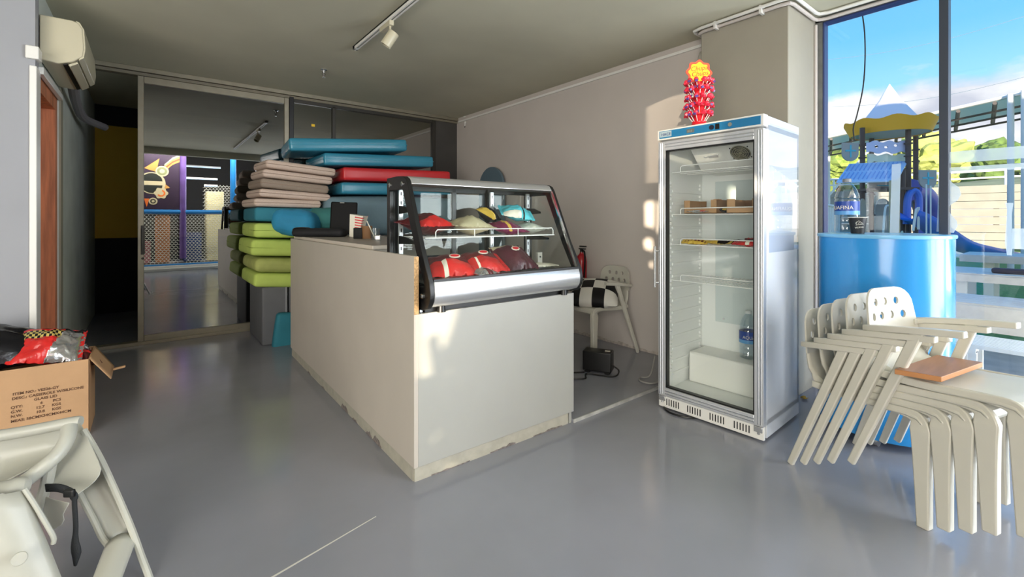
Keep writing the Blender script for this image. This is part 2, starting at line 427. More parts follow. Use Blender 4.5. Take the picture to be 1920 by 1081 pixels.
# ------------------------------------------------------------------ room shell
CEIL = 2.76; YB = 5.88; XR = 3.61; XW = 3.95
def sbox(name, b, m, parent=None, bevel=0.0):
    o = MB().box(*b).build(name, m, parent, bevel=bevel)
    if parent is None: struct(o)
    return o
fl = MB()
fl.grid(lambda u, v: (-4.2 + u * (XW + 4.2), -6.2 + v * 14.5, 0), 10, 18)
for a in ((-4.2, -6.2), (XW, -6.2)): pass
struct(fl.build('floor', M_FLOOR, smooth=0, solid=.002))
struct(MB().box(2.04, 1.955, 0.0, XR, YB - .04, .02).build('floor_platform', M_FLOOR, bevel=.004))
struct(MB().box(2.04, 1.949, 0.0, 3.42, 1.956, .0215).build('platform_lit_riser', mat('lit_step_edge', (176, 176, 172), .6, noise_s=14, noise_a=.2)))  # light on the platform's riser put into a paler strip
sbox('ceiling', (-4.2, -.3, CEIL, XW + .2, 8.3, CEIL + .15), M_CEIL)
sbox('ceiling_beam', (-4.2, -.42, 2.62, XW + .2, -.3, 3.6), M_CEIL)
sbox('ceiling_hall', (-4.2, -6.4, 3.6, XW + .2, -.3, 3.75), M_CEIL)
sbox('wall_rear', (-4.2, -6.4, 0, XW + .2, -6.2, 3.6), M_DARKROOM)
sbox('wall_right', (XR, 1.88, 0, XR + .2, 8.3, CEIL), M_WALL)
# ragged skirting line of old paint
rg = MB()
for i in range(60):
    y = 1.95 + i * .065; h = .035 + .03 * abs(noise.noise((y * 3.1, 0, 0))) + .02 * random.random()
    rg.box(XR - .003, y, .02, XR + .001, y + .066, h)
o = rg.build('baseboard_right', mat('scraped_paint', (188, 178, 170), .9, noise_s=30, noise_a=.2), smooth=0); struct(o)
sbox('wall_pillar', (3.42, 1.26, 0, XW + .05, 1.89, CEIL), M_PILLAR, bevel=.006)
sbox('wall_front_left', (-4.2, 4.1, 0, -.56, 4.22, CEIL), M_WALL_L)
sbox('trim_corner_left', (-.585, 4.088, 0, -.552, 4.225, 2.21), M_WHITE, bevel=.004)
# left wall behind it, with the boarded door
sbox('wall_left', (-.72, 5.06, 0, -.56, 8.3, CEIL), M_GREYWALL)
sbox('wall_left_over_door', (-.72, 4.22, 2.2, -.56, 5.06, CEIL), M_GREYWALL)
sbox('trim_left_post', (-.56, 5.06, 0, -.548, 5.16, 2.3), mat('post_paint', (150, 146, 128), .7))
dr = sroot('door_2', (-.6, 4.6, 0))
sbox('door_board', (-.70, 4.3, 0, -.66, 5.0, 2.12), M_WOOD, dr)
for b in ((-.70, 4.22, 0, -.57, 4.32, 2.2), (-.70, 4.97, 0, -.57, 5.06, 2.2), (-.70, 4.32, 2.1, -.57, 4.97, 2.2)):
    sbox('door_jamb', b, M_WOOD, dr)
kn = MB()
for z in (.35, .62, .95, 1.2, 1.5, 1.85): kn.lathe([(.018, 0), (.018, .004)], (-.661, 4.5 + .2 * math.sin(z * 9), z), 8, (1, 0, 0))
kn.build('knot', mat('knot_wood', (92, 44, 28), .6), dr)
sbox('trim_door_head', (-.562, 4.2, 2.19, -.535, 5.05, 2.235), M_WHITE, bevel=.004)
# dim room beyond the glass partition
sbox('wall_storeroom', (-.9, 8.1, 1.0, XR, 8.25, 2.5), M_YELLOW)
sbox('wall_storeroom_dado', (-.9, 8.08, 0, XR, 8.25, 1.0), M_BLACK)
sbox('wall_storeroom_head', (-.9, 8.06, 2.5, XR, 8.25, CEIL), M_DARKROOM)

# ------------------------------------------------------------------ glass partition
def bx(px): return at_y(px, 400, YB).x
X0, X1, X2, X3, X4 = bx(258), bx(541), bx(625), bx(812), XR
d1 = sroot('door_1', (X0, YB, 0))
def fr(name, x0, z0, x1, z1, m=M_ALU_DOOR, d=.03, par=None):
    return MB().box(x0, YB - d, z0, x1, YB + d, z1).build(name, m, par or d1, bevel=.004)
W1 = bx(270) - X0
fr('door_stile', X0, 0, X0 + W1, 2.68); fr('door_stile', X1 - .05, 0, X1, 2.68)
fr('door_rail', X0 + W1, 2.61, X1 - .05, 2.68); fr('door_rail', X0 + W1, 0.0, X1 - .05, .09)
fr('door_track', X0 - .45, 0, XR, .035, M_ALU_DOOR, .05)
MB().box(X0 + W1, YB - .004, .09, X1 - .05, YB + .004, 2.61).build('door_pane', G_DOOR, d1, smooth=0)
h = MB().box(X0 + .03, YB - .055, .93, X0 + .05, YB - .03, 1.16); h.box(X0 + .025, YB - .036, .9, X0 + .056, YB - .03, 1.19)
h.lathe([(.012, 0), (.012, .008)], (X0 + .04, YB - .03, .86), 10, (0, -1, 0))
h.build('door_handle', M_ALU_DARK, d1, bevel=.003)
w2 = sroot('window_2', (X1, YB, 0))
def fr2(*a, **k): return fr(*a, par=w2, **k)
fr2('window_post', X1, 0, X1 + .05, 2.70, M_BLACKP, .045)
fr2('window_post', X2 - .02, 0, X2 + .02, 2.66, M_ALU_DARK); fr2('window_post', X3 - .03, 0, X3 + .03, 2.68, M_ALU_DARK)
fr2('window_rail', X1 + .05, 2.64, X3 - .03, 2.70, M_ALU_DARK); fr2('window_rail', X1 + .05, .035, X3 - .03, .1, M_ALU_DARK)
G_DOOR2 = glass('dark_window_glass', (.30, .31, .32), .36, .5, gloss=(.9, .9, .88))
MB().box(X1 + .05, YB - .004, .1, X2 - .02, YB + .004, 2.64).build('window_pane', G_DOOR2, w2, smooth=0)
MB().box(X2 + .02, YB - .004, .1, X3 - .03, YB + .004, 2.64).build('window_pane', G_DOOR2, w2, smooth=0)
st = at_y(587, 235, YB)
MB().box(st.x - .02, YB - .006, st.z - .015, st.x + .02, YB - .004, st.z + .015).build('sticker', M_YEL, w2)
sbox('wall_back_panel', (X3 + .03, YB - .02, 0, XR, YB + .05, CEIL), mat('dark_panel', (70, 68, 66), .5, noise_s=3, noise_a=.1))
sbox('trim_back_upper', (X0 - .46, YB - .06, 2.715, XR, YB + .06, CEIL), M_ALU_DOOR, bevel=.004)
sbox('trim_back_lower', (X0 - .46, YB - .04, 2.68, XR, YB + .04, 2.712), mat('trim_dull', (120, 114, 98), .5), bevel=.003)

# cable duct along the right wall
sbox('trim_cable_duct', (XR - .018, 1.9, 2.685, XR, 5.8, 2.71), M_WHITE, bevel=.003)

# ------------------------------------------------------------------ right glazing
w1 = sroot('window_1', (XW, 1.2, 0))
M_WFR = mat('window_frame_grey', (120, 122, 120), .45, metal=.3, noise_s=14, noise_a=.12)
M_MUL = mat('mullion_dark', (62, 68, 80), .4, metal=.3)
def wf(name, y0, z0, y1, z1, m=M_WFR, x0=XW - .03, x1=XW + .05): return MB().box(x0, y0, z0, x1, y1, z1).build(name, m, w1, bevel=.003)
yj = at_x(1545, 200, XW).y; ym = at_x(1771, 200, XW).y; zt = at_x(1560, 39, XW).z
wf('window_jamb', yj, 0, 1.262, CEIL)
wf('window_jamb_edge', yj - .012, .08, yj, zt, mat('frame_blue', (52, 66, 110), .4))
wf('window_head', -6.2, zt, 1.26, CEIL)
wf('window_head_edge', -6.2, zt - .012, yj, zt, mat('frame_blue2', (52, 66, 120), .4))
wf('window_sill', -6.2, 0, yj, .1, M_WHITE)
pw = 7 / F_PX * 2.7
wf('mullion', ym - pw, .1, ym + pw, zt, M_MUL, XW - .03, XW + .06)
y_m2 = -.42
wf('mullion', y_m2 - .1, .1, y_m2, zt, M_MUL); wf('mullion', -2.5, .1, -2.4, zt, M_MUL); wf('mullion', -4.5, .1, -4.4, zt, M_MUL)
for a, b in ((ym + pw, yj - .012), (y_m2, ym - pw), (-2.4, y_m2 - .1), (-4.4, -2.5), (-6.2, -4.5)):
    MB().box(XW + .006, a, .1, XW + .014, b, zt - .012).build('window_pane', G_WIN, w1, smooth=0)
# frosted film on the second pane
def film(pts, name='frosted_film'):
    MB().prism(pts, 'x', XW + .002, XW + .005).build(name, G_FILM, w1, smooth=0)
def fz(px, py): p = at_x(px, py, XW); return (p.y, p.z)
ya, yb = ym + pw, y_m2
z1a, z1b = fz(1765, 286)[1], fz(1765, 307)[1]
z2a, z2b = fz(1765, 315)[1], fz(1765, 325)[1]
film([(ya, z1b), (ya, z1a), (yb, z1a), (yb, z1b)]); film([(ya, z2b), (ya, z2a), (yb, z2a), (yb, z2b)])
film([fz(*p) for p in ((1760, 333), (1756, 434), (1788, 436), (1795, 424), (1794, 414), (1784, 403), (1778, 394), (1782, 384), (1795, 376), (1802, 364), (1798, 351), (1786, 343), (1778, 334))])
film([fz(*p) for p in ((1884, 380), (1888, 392), (1887, 415), (1885, 438), (1884, 455), (1888, 478), (1897, 479), (1899, 452), (1897, 430), (1897, 400), (1900, 380))])
film([fz(*p) for p in ((1898, 428), (1896, 466), (1940, 468), (1940, 428))])
film([fz(*p) for p in ((1672, 308), (1668, 438), (1685, 439), (1689, 306))], 'clear_film')

# ------------------------------------------------------------------ conduits round the pillar head
cd = sroot('trim_conduits', (3.4, 1.6, CEIL))
for k, (off, z) in enumerate(((.022, 2.722), (.052, 2.742))):
    x = 3.42 - off
    pts = [(3.6, 1.89 + off, z), (x + .06, 1.89 + off, z), (x + .02, 1.89 + off - .012, z), (x, 1.86, z), (x, 1.30, z), (x + .012, 1.26 - off + .012, z), (x + .05, 1.26 - off, z), (3.82 - k*.05, 1.26 - off, z), (3.86 - k*.05, 1.25 - off, z), (3.885 - k*.05, 1.2 - off, z), (3.885 - k*.05, -2.2, z)]
    MB().tube(pts, .0125, 8).build('conduit', M_WHITE if k else M_WALL, cd)
for y in (1.42, 1.75): MB().box(3.36, y - .008, 2.70, 3.415, y + .008, 2.757).build('conduit_clip', M_WHITE, cd)
MB().tube([(3.90, 1.25, 0), (3.90, 1.25, 2.70)], .011, 8).build('conduit', M_WALL, cd)
ws = tag(MB().lathe([(.075, 0), (.075, .05), (.06, .062), (0.001, .064)], (3.545, 1.892, 2.55), 20, (0, 1, 0)).build('junction_box', mat('grey_plastic', (176, 172, 162), .6)), 'round grey junction box on the far side of the pillar head', 'box')

# ------------------------------------------------------------------ ceiling fittings
tr = thing('track_spotlight', 'white ceiling track with one cylindrical spotlight', 'light', (1.27, 2.9, CEIL))
za = CEIL - .035
ta = at_z(662, 94, za); tb = at_z(786, 0, za); tdir = Vector((0, -1, 0)); tx = (ta.x + tb.x) / 2
r_ = MB().box(tx - .018, .6, za, tx - .006, ta.y, CEIL).box(tx + .006, .6, za, tx + .018, ta.y, CEIL).box(tx - .018, .6, za + .02, tx + .018, ta.y, CEIL)
r_.box(tx - .018, ta.y - .045, za, tx + .018, ta.y, CEIL); r_.box(tx - .018, 2.38, za, tx + .018, 2.50, CEIL)
r_.build('track', M_WHITE, tr, bevel=.002)
MB().box(tx - .006, .6, za + .012, tx + .006, ta.y - .045, za + .021).build('track_slot', M_BLACKP, tr)
ys = at_z(737, 42, za).y
MB().box(tx - .018, ys - .03, za - .035, tx + .018, ys + .16, za + .003).build('adapter', M_AC, tr, bevel=.004)
MB().tube([(tx, ys, za - .03), (tx, ys, za - .075)], .008, 8).build('stem', M_AC, tr)
hd = Vector((-.25, .45, -.8)).normalized()
hc = Vector((tx, ys, za - .115))
ax = Vector((RT[0] * -.55, RT[1] * -.55, -.83)).normalized() * -1
lamp = MB(); c0 = hc - Vector((0, 0, .012)); ax = Vector((-RT[0] * .53, -RT[1] * .53, -.80)).normalized()
lamp.lathe([(.001, -.055), (.038, -.055), (.041, -.05), (.041, .062), (.036, .062), (.034, .02), (.001, .02)], c0 + Vector((RT[0], RT[1], 0)) * .0, 24, ax)
lamp.build('lamp_head', M_AC, tr)
cc = at_z(607, 130, CEIL)
sp = thing('sprinkler', 'small metal sprinkler head hanging from the grey ceiling', 'sprinkler', cc)
MB().lathe([(.03, 0), (.032, -.006), (.012, -.012), (.01, -.03)], cc, 12).build('rose', M_STEEL, sp)
MB().tube([cc + Vector((-.012, 0, -.03)), cc + Vector((-.016, 0, -.05)), cc + Vector((0, 0, -.07)), cc + Vector((.016, 0, -.05)), cc + Vector((.012, 0, -.03))], .003, 6).build('yoke', M_ALU_DARK, sp)
MB().lathe([(.003, -.03), (.004, -.075), (.014, -.078), (.014, -.082)], cc, 10).build('deflector', M_STEEL, sp)
cp = Vector((XR - .09, 5.62, CEIL)); cp = at_z(875, 222, CEIL - .03)
sc = thing('security_camera', 'small white security camera on a ceiling bracket in the far corner', 'camera', cp)
MB().lathe([(.045, .028), (.045, .016), (.012, .012), (.01, -.03)], cp, 14).build('bracket', M_WHITE, sc)
bd = Vector((-FW[0]*.9, -FW[1]*.9, -.35)).normalized(); cb = cp + Vector((.0, 0, -.08))
sx = bd.cross(Vector((0, 0, 1))).normalized(); sz = sx.cross(bd)
MB().cbox(cb, sx * .032, bd * .045, sz * .042).build('camera_body', M_WHITE, sc, bevel=.012)
MB().lathe([(.011, 0), (.011, .006)], cb + bd * .044 + sz * .006, 12, bd).build('lens', M_BLACKP, sc)
MB().cbox(cb + bd * .03 - sz * .036, sx * .028, bd * .02, sz * .012).build('sensor_window', M_BLACKP, sc, bevel=.004)

# ------------------------------------------------------------------ air conditioner over the door
ac = thing('air_conditioner', 'cream wall mounted air conditioner above the wooden door', 'air conditioner', (-.56, 4.55, 2.27))
prof = [(-.555, 2.285), (-.555, 2.575), (-.40, 2.575), (-.372, 2.565), (-.352, 2.53), (-.345, 2.40), (-.352, 2.345), (-.40, 2.30), (-.47, 2.275)]
MB().prism(prof, 'y', 4.2, 4.98).build('casing', M_AC, ac, bevel=.006)
MB().prism([(-.388, 2.58), (-.366, 2.572), (-.344, 2.53), (-.337, 2.40), (-.345, 2.338), (-.372, 2.315), (-.365, 2.345), (-.358, 2.40), (-.362, 2.53)], 'y', 4.206, 4.974).build('front_cover', M_AC, ac, bevel=.003)
MB().cbox((-.437, 4.59, 2.281), (.010, 0, .0045), (0, .37, 0), (0, 0, .004)).build('louvre_gap', M_BLACKP, ac)
MB().prism([(-.425, 2.284), (-.415, 2.272), (-.375, 2.300), (-.380, 2.312)], 'y', 4.23, 4.95).build('louvre', M_AC, ac, bevel=.002)
MB().tube(smooth_path([(-.47, 4.95, 2.32), (-.48, 5.1, 2.30), (-.5, 5.5, 2.27), (-.49, 5.95, 2.22), (-.36, 6.3, 2.2)], 5), .035, 10).build('pipe', mat('pipe_wrap', (120, 118, 122), .8), ac)
db = tag(MB().box(-.60, 4.07, 2.25, -.54, 4.185, 2.33).build('socket_box', M_WHITE, bevel=.006), 'white socket box on the wall corner beside the air conditioner', 'box')
# ------------------------------------------------------------------ service counter
CA = Vector((.975, 1.965, 0)); MC = frame(CA, (1, -.016)); CW, CLN = 1.06, 2.58
ct = thing('service_counter', 'cream laminate service counter with a raised left side panel', 'counter', CA)
o = MB().box(0, 0, .075, .022, CLN, 1.075).build('side_panel', M_COUNTER, ct, MC, bevel=.0015)
MB().box(.0222, -.001, .8, .0235, .008, 1.072).box(.0, -.0015, .80, .022, -.0003, 1.074).build('panel_edge', M_CHIP, ct, MC)
MB().box(.022, .0, .075, CW, .02, .80).build('front_panel', M_COUNTERF, ct, MC, bevel=.0015)
MB().box(CW - .02, .02, .0, CW, .62, .80).build('end_panel', M_COUNTERF, ct, MC)
pl = MB().box(.012, .018, 0, CW - .03, .034, .075).box(.008, .03, 0, .024, CLN - .01, .075)
pl.build('plinth', mat('plinth_paint', (170, 166, 152), .6, noise_s=20, noise_a=.08), ct, MC)
ch = MB()
for y0, y1, h in ((.42, .55, .05), (.56, .66, .032), (.80, .90, .022), (.98, 1.12, .05), (1.5, 1.6, .02), (1.9, 2.0, .018)):
    n = 9; pts = [(y0, .002)] + [(y0 + (y1-y0)*i/n, h * (.35 + .65 * random.random()) * math.sin(PI * (i + .5) / (n + 1))) for i in range(n + 1)] + [(y1, .002)]
    ch.prism(pts, 'x', .0065, .0085)
for x0, x1, h in ((.1, .32, .012), (.45, .62, .02), (.75, .98, .014)):
    n = 8; pts = [(x0, .0)] + [(x0 + (x1-x0)*i/n, h * (.3 + .7 * random.random())) for i in range(n + 1)] + [(x1, .0)]
    ch.prism(pts, 'y', .0165, .0185)
stuff(ch.build('chipped_paint', M_CHIPPED, ct, MC, smooth=0))
MB().box(.024, .02, .77, CW - .02, .64, .798).build('display_ledge', M_COUNTERF, ct, MC)
MB().box(.024, .62, .06, CW, .64, .80).box(.024, .64, 1.02, .62, CLN, 1.075).build('carcass', M_COUNTER, ct, MC)
MB().box(.03, .60, 1.075, .64, CLN - .01, 1.098).build('worktop', mat('worktop_grey', (168, 160, 150), .45, noise_s=8, noise_a=.05), ct, MC, bevel=.002)
MB().box(.026, .60, 1.0755, .0301, CLN - .01, 1.0975).build('worktop_edge', mat('edge_band', (206, 196, 184), .5), ct, MC)
MB().box(.6, 2.5, .0, .62, CLN, 1.075).box(.024, CLN - .02, .06, .62, CLN, 1.02).build('back_panel', M_COUNTER, ct, MC)

# ------------------------------------------------------------------ refrigerated display case (local: x along the counter front, y back, z up)
dc = thing('display_case', 'slanted glass snack display case with black end frames standing on the counter', 'display case', MC @ Vector((.5, .3, .8)))
x0, x1 = .055, 1.045
SB = [(.43, .80), (.43, 1.475), (.30, 1.478), (.215, 1.472), (.185, 1.458), (.165, 1.43), (.02, 1.12), (-.072, .955), (-.082, .90), (-.076, .865), (-.05, .83), (.0, .815)]   # outer side profile (y, z)
SI = [(.395, .93), (.395, 1.405), (.30, 1.405), (.232, 1.405), (.222, 1.395), (.212, 1.375), (.075, 1.10), (-.018, .94), (-.022, .935), (-.015, .932), (.0, .93), (.05, .93)]
for x in (x0 - .012, x1 - .012):
    MB().ring(SB, SI, 'x', x, x + .024).build('end_frame', M_BLACKP, dc, MC, bevel=.003)
    MB().prism(SI, 'x', x + .010, x + .014).build('end_glass', G_CASE, dc, MC, smooth=0)
for x, s in ((x0 - .012, -1), (x1 + .012, 1)):
    for y, z in ((.385, 1.435), (.225, 1.432), (-.0, .885), (.39, .87)):
        MB().lathe([(.014, 0), (.014, .006), (.010, .009)], (x, y, z), 14, (s, 0, 0)).build('bolt', M_CHROME, dc, MC)
# aluminium nose along the bottom front
nose = [(-.070, .958), (-.080, .93), (-.084, .90), (-.078, .868), (-.058, .842), (-.02, .828), (.02, .826), (.02, .93), (-.01, .955)]
MB().prism(nose, 'x', x0 + .012, x1 - .012).build('front_rail', M_STEEL, dc, MC, bevel=.004)
MB().box(x0 + .012, -.071, .957, x1 - .012, -.035, .968).build('glass_channel', M_BLACKP, dc, MC)
toprl = [(.43, 1.476), (.30, 1.479), (.22, 1.474), (.186, 1.46), (.165, 1.432), (.175, 1.425), (.205, 1.445), (.30, 1.455), (.43, 1.455)]
MB().prism(toprl, 'x', x0 + .012, x1 - .012).build('top_rail', M_STEEL, dc, MC, bevel=.004)
MB().prism([(.163, 1.425), (.172, 1.418), (.176, 1.424), (.168, 1.431)], 'x', x0 + .012, x1 - .012).build('glass_channel', M_ALU_DARK, dc, MC)
gd = Vector((0, .163 + .053, 1.425 - .965)).normalized(); gn = Vector((0, gd.z, -gd.y))
MB().prism([(-.053, .966), (.166, 1.426), (.171, 1.424), (-.048, .964)], 'x', x0 + .014, x1 - .014).build('front_glass', G_CASE, dc, MC, smooth=0)
MB().prism([(-.060, .966), (.160, 1.428), (.168, 1.424), (-.052, .962)], 'x', x1 - .03, x1 - .013).build('glass_edge_trim', M_CHROME, dc, MC)
MB().box(x0 + .012, .02, .80, x1 - .012, .42, .935).build('base', M_BLACKP, dc, MC)
MB().box(x0 + .014, -.03, .936, x1 - .014, .40, .945).build('deck', mat('deck_grey', (120, 122, 122), .35, metal=.3), dc, MC)
for x in (x0 + .06, x1 - .1):
    MB().lathe([(.022, 0), (.018, .03)], (x + .03, .0, .798), 12).build('foot', M_BLACKP, dc, MC)
MB().prism([(.03, .80), (.03, .835), (.06, .86), (.06, .80)], 'x', x0 - .01, x0 + .004).build('bracket', M_STEEL, dc, MC)
# sliding doors at the back and slotted uprights
for a, b, y in ((x0 + .012, .47, .405), (.44, .72, .418), (.70, x1 - .012, .405)):
    rb = MB(); w = .03
    for q in ((a, y, .95, a + w, y + .012, 1.44), (b - w, y, .95, b, y + .012, 1.44), (a, y, .95, b, y + .012, .985), (a, y, 1.41, b, y + .012, 1.445)): rb.box(*q)
    f_ = rb.build('back_door', M_BLACKP, dc, MC, bevel=.002)
    MB().box(a + w, y + .004, .985, b - w, y + .007, 1.41).build('back_door_glass', G_CASE, f_, MC, smooth=0)
for x in (x0 + .035, .70, x1 - .05):
    u = MB().box(x, .372, .95, x + .022, .386, 1.42).build('upright', M_ALU, dc, MC)
    s_ = MB()
    for k in range(9): s_.box(x + .008, .3705, .98 + k * .05, x + .014, .3725, 1.0 + k * .05)
    stuff(s_.build('slots', M_BLACKP, u, MC))
for z in (1.135, 1.30):
    for x in (x0 + .03, x1 - .055):
        MB().prism([(.37, z - .02), (.37, z + .025), (.30, z + .02), (.16 if z < 1.2 else .24, z), (.16 if z < 1.2 else .24, z - .012)], 'x', x, x + .012).build('shelf_arm', M_BLACKP, dc, MC)
# wire shelf with a guard rail
sh = MB(); zs = 1.155
for k in range(12): sh.tube([(x0 + .05, .10 + k * .024, zs), (x1 - .06, .10 + k * .024, zs)], .002, 5)
for k in range(25): sh.tube([(x0 + .06 + k * .035, .095, zs + .002), (x0 + .06 + k * .035, .37, zs + .002)], .0016, 5)
sh.tube([(x0 + .05, .095, zs), (x1 - .06, .095, zs)], .0035, 6)
shelf = sh.build('wire_shelf', M_WIRE, dc, MC)
gr = MB().tube([(x0 + .11, .095, zs), (x0 + .11, .095, zs + .03), (x0 + .12, .095, zs + .042), (x1 - .08, .095, zs + .042), (x1 - .07, .095, zs + .03), (x1 - .07, .095, zs)], .003, 6)
for x in (.40, .70): gr.tube([(x, .095, zs), (x, .095, zs + .042)], .0025, 6)
gr.build('guard_rail', M_WIRE, shelf, MC)

# ------------------------------------------------------------------ snack bags
M_REDFOIL = mat('red_foil', (212, 40, 38), .28, noise_s=9, noise_a=.18, bump_s=14, bump_a=.5)
M_MAROON = mat('maroon_foil', (78, 30, 42), .35, noise_s=8, noise_a=.15, bump_s=14, bump_a=.4)
M_DKRED = mat('dark_red_foil', (96, 24, 30), .35, noise_s=6, noise_a=.25, bump_s=12, bump_a=.5)
M_PURPLE = mat('purple_foil', (122, 36, 76), .3, noise_s=8, noise_a=.2, bump_s=14, bump_a=.5)
M_CREAM = mat('cream_pack', (196, 186, 152), .45, noise_s=6, noise_a=.12, bump_s=14, bump_a=.35)
M_TURQ = mat('turquoise_foil', (92, 196, 210), .25, noise_s=7, noise_a=.15, bump_s=16, bump_a=.5)
M_SILVER = mat('silver_foil', (205, 205, 205), .2, metal=.8, bump_s=14, bump_a=.6)
M_DKBAG = mat('dark_foil', (18, 18, 24), .25, bump_s=10, bump_a=.5)
M_PRINTW = mat('white_print', (232, 226, 210), .5)
M_GOLD = mat('gold_print', (214, 180, 76), .4)
def bag_mesh(w, l, h, seed, bands=None, crimp=.12, nu=22, nv=16, wr=.1):
    """puffed snack bag, flat in x-y, sealed at both x ends; bands(u, v) picks the print colour of the upper skin"""
    mb = MB()
    def fn(side):
        def f(u, v):
            a, b = 2*u - 1, 2*v - 1
            e = max(0.0, 1 - abs(a) ** 3.2); g = max(0.0, 1 - abs(b) ** 2.6)
            puff = (max(0.0, (1 - crimp) - abs(a)) / (1 - crimp)) ** .55 * g ** .55
            nn = noise.noise((a * 3 + seed, b * 3, side * 5.0)) * wr + noise.noise((a * 8 + seed, b * 7, side)) * wr * .45
            z = side * h / 2 * puff * (1 + nn * 2)
            pinch = 1 - .16 * puff
            return (a * l / 2 * (1 - .03 * g), b * w / 2 * pinch + .012 * noise.noise((a * 4 + seed, side, 3)), z + .006 * noise.noise((a * 9, b * 6 + seed, 1)) * (1 - puff))
        return f
    mb.grid(fn(1), nu, nv, bands); mb.grid(fn(-1), nu, nv, 0)
    return mb
def snack(name, label, w, l, h, c, rz, tilt, mats, bands=None, seed=0, group=None, cat='snack bag', logo=None, parent_print=None):
    t = thing(name, label, cat, c, 0, group)
    Mx = Matrix.Translation(c) @ Matrix.Rotation(rz, 4, 'Z') @ Matrix.Rotation(tilt[0], 4, 'X') @ Matrix.Rotation(tilt[1], 4, 'Y')
    bag_mesh(w, l, h, seed, bands).build('bag_film', mats, t, Mx, smooth=50, weld=True)
    # crimped seals
    for s in (-1, 1):
        cr = MB()
        for k in range(9): cr.cbox((s * (l * .485), (k - 4) * w * .098, 0), (.008, 0, 0), (0, w * .04, 0), (0, 0, .0022))
        cr.build('seal', mats[0], t, Mx)
    if logo:
        for lx, ly, kind in logo:
            bz = h * .5
            if kind == 'oval':
                lo = MB().lathe([(.03, 0), (.03, .004)], (0, 0, 0), 20).build('badge', M_PRINTW, t, Mx @ Matrix.Translation((lx, ly, bz * .97)) @ Matrix.Diagonal((1.0, .62, 1, 1)))
                MB().lathe([(.024, 0), (.024, .0055)], (0, 0, 0), 18).build('badge_field', M_REDP, lo, Mx @ Matrix.Translation((lx, ly, bz * .97)) @ Matrix.Diagonal((1.0, .5, 1, 1)))
    return t
def cb(x, y, z): return MC @ Vector((x, y, z))
def lbands(u, v):
    if .30 < u < .36: return 1
    return 0
red_b = lambda u, v: (1 if abs(v - .62) < .035 and .15 < u < .5 else (2 if v > .70 or (v > .55 and .3 < u < .7) else 0))
snack('snack_bag', 'red crisp bag at the left on the lower case deck, its top edge dark maroon', .20, .27, .10, cb(.245, .10, 1.005), -.25, (.42, 0), [M_REDFOIL, M_PRINTW, M_DKRED], lambda u, v: 2 if v > .52 else (1 if .34 < u < .42 and v < .5 else 0), 1, 'snack bags in the display case', logo=[(.03, .02, 'oval')])
snack('snack_bag', 'red crisp bag in the middle of the lower case deck, silver bag under it', .20, .28, .10, cb(.455, .12, 1.01), -.12, (.45, 0), [M_REDFOIL, M_PRINTW, M_DKRED], lambda u, v: 2 if v > .52 else (1 if .30 < u < .38 and v < .5 else 0), 2, 'snack bags in the display case', logo=[(.02, .03, 'oval')])
snack('snack_bag', 'dark purple crisp bag with a pale top on the lower case deck at right', .22, .25, .11, cb(.735, .18, 1.02), .05, (.6, 0), [M_MAROON, M_PRINTW, M_CREAM], lambda u, v: 2 if v > .86 else (0 if v > .45 else 0), 3, 'snack bags in the display case', logo=[(.0, .02, 'oval')])
snack('snack_bag', 'dark bag with a silver end at the left rear of the lower case deck', .18, .22, .09, cb(.19, .27, .995), .5, (.25, 0), [M_DKRED, M_SILVER], lambda u, v: 1 if u < .3 else 0, 4, 'snack bags in the display case')
snack('snack_bag', 'grey foil bag behind the two red crisp bags', .17, .22, .08, cb(.40, .30, 1.0), .2, (.3, 0), [M_SILVER, M_CREAM], lambda u, v: 1 if v > .6 else 0, 5, 'snack bags in the display case')
snack('snack_bag', 'open silver lined bag lying in front of the two red crisp bags', .10, .13, .05, cb(.40, .0, .972), .1, (.1, 0), [M_SILVER, M_DKRED], lambda u, v: 1 if .4 < u < .7 and v < .5 else 0, 6, 'snack bags in the display case')
snack('snack_bag', 'flat white packet at the right end of the lower case deck', .12, .2, .03, cb(.93, .16, .965), -.1, (.05, 0), [M_PRINTW, M_CREAM], lambda u, v: 1 if v > .7 else 0, 7, 'snack bags in the display case')
snack('snack_bag', 'large dark red bag at the left on the wire shelf', .20, .30, .12, cb(.20, .26, 1.225), .3, (.12, 0), [M_DKRED, M_REDFOIL], lambda u, v: 1 if v < .22 else 0, 8, 'snack bags in the display case')
snack('snack_bag', 'cream paper bag in the middle of the wire shelf', .19, .25, .11, cb(.45, .22, 1.217), -.1, (.1, .05), [M_CREAM, M_MAROON], lambda u, v: 0, 9, 'snack bags in the display case')
snack('snack_bag', 'shiny purple bag with a gold stripe on the wire shelf', .16, .23, .08, cb(.69, .19, 1.20), -.1, (.25, .06), [M_PURPLE, M_GOLD], lambda u, v: 1 if .38 < u < .47 else 0, 10, 'snack bags in the display case')
snack('snack_bag', 'turquoise bag lying on top of the purple bag', .15, .21, .09, cb(.80, .24, 1.29), -.45, (.45, .18), [M_TURQ, M_PRINTW, M_DKBAG], lambda u, v: 1 if (v < .25 and u < .6) else (2 if .62 < u < .67 else 0), 11, 'snack bags in the display case')
snack('snack_bag', 'pale clear bag at the right end of the wire shelf', .17, .22, .07, cb(.875, .22, 1.197), -.2, (.08, 0), [mat('pale_pack', (196, 198, 186), .3, bump_s=14, bump_a=.5), M_CREAM], lambda u, v: 0, 12, 'snack bags in the display case')
snack('snack_bag', 'small dark and yellow bag behind the turquoise bag', .13, .17, .08, cb(.64, .31, 1.28), .6, (.5, 0), [M_DKBAG, M_GOLD], lambda u, v: 1 if u < .35 else 0, 13, 'snack bags in the display case')

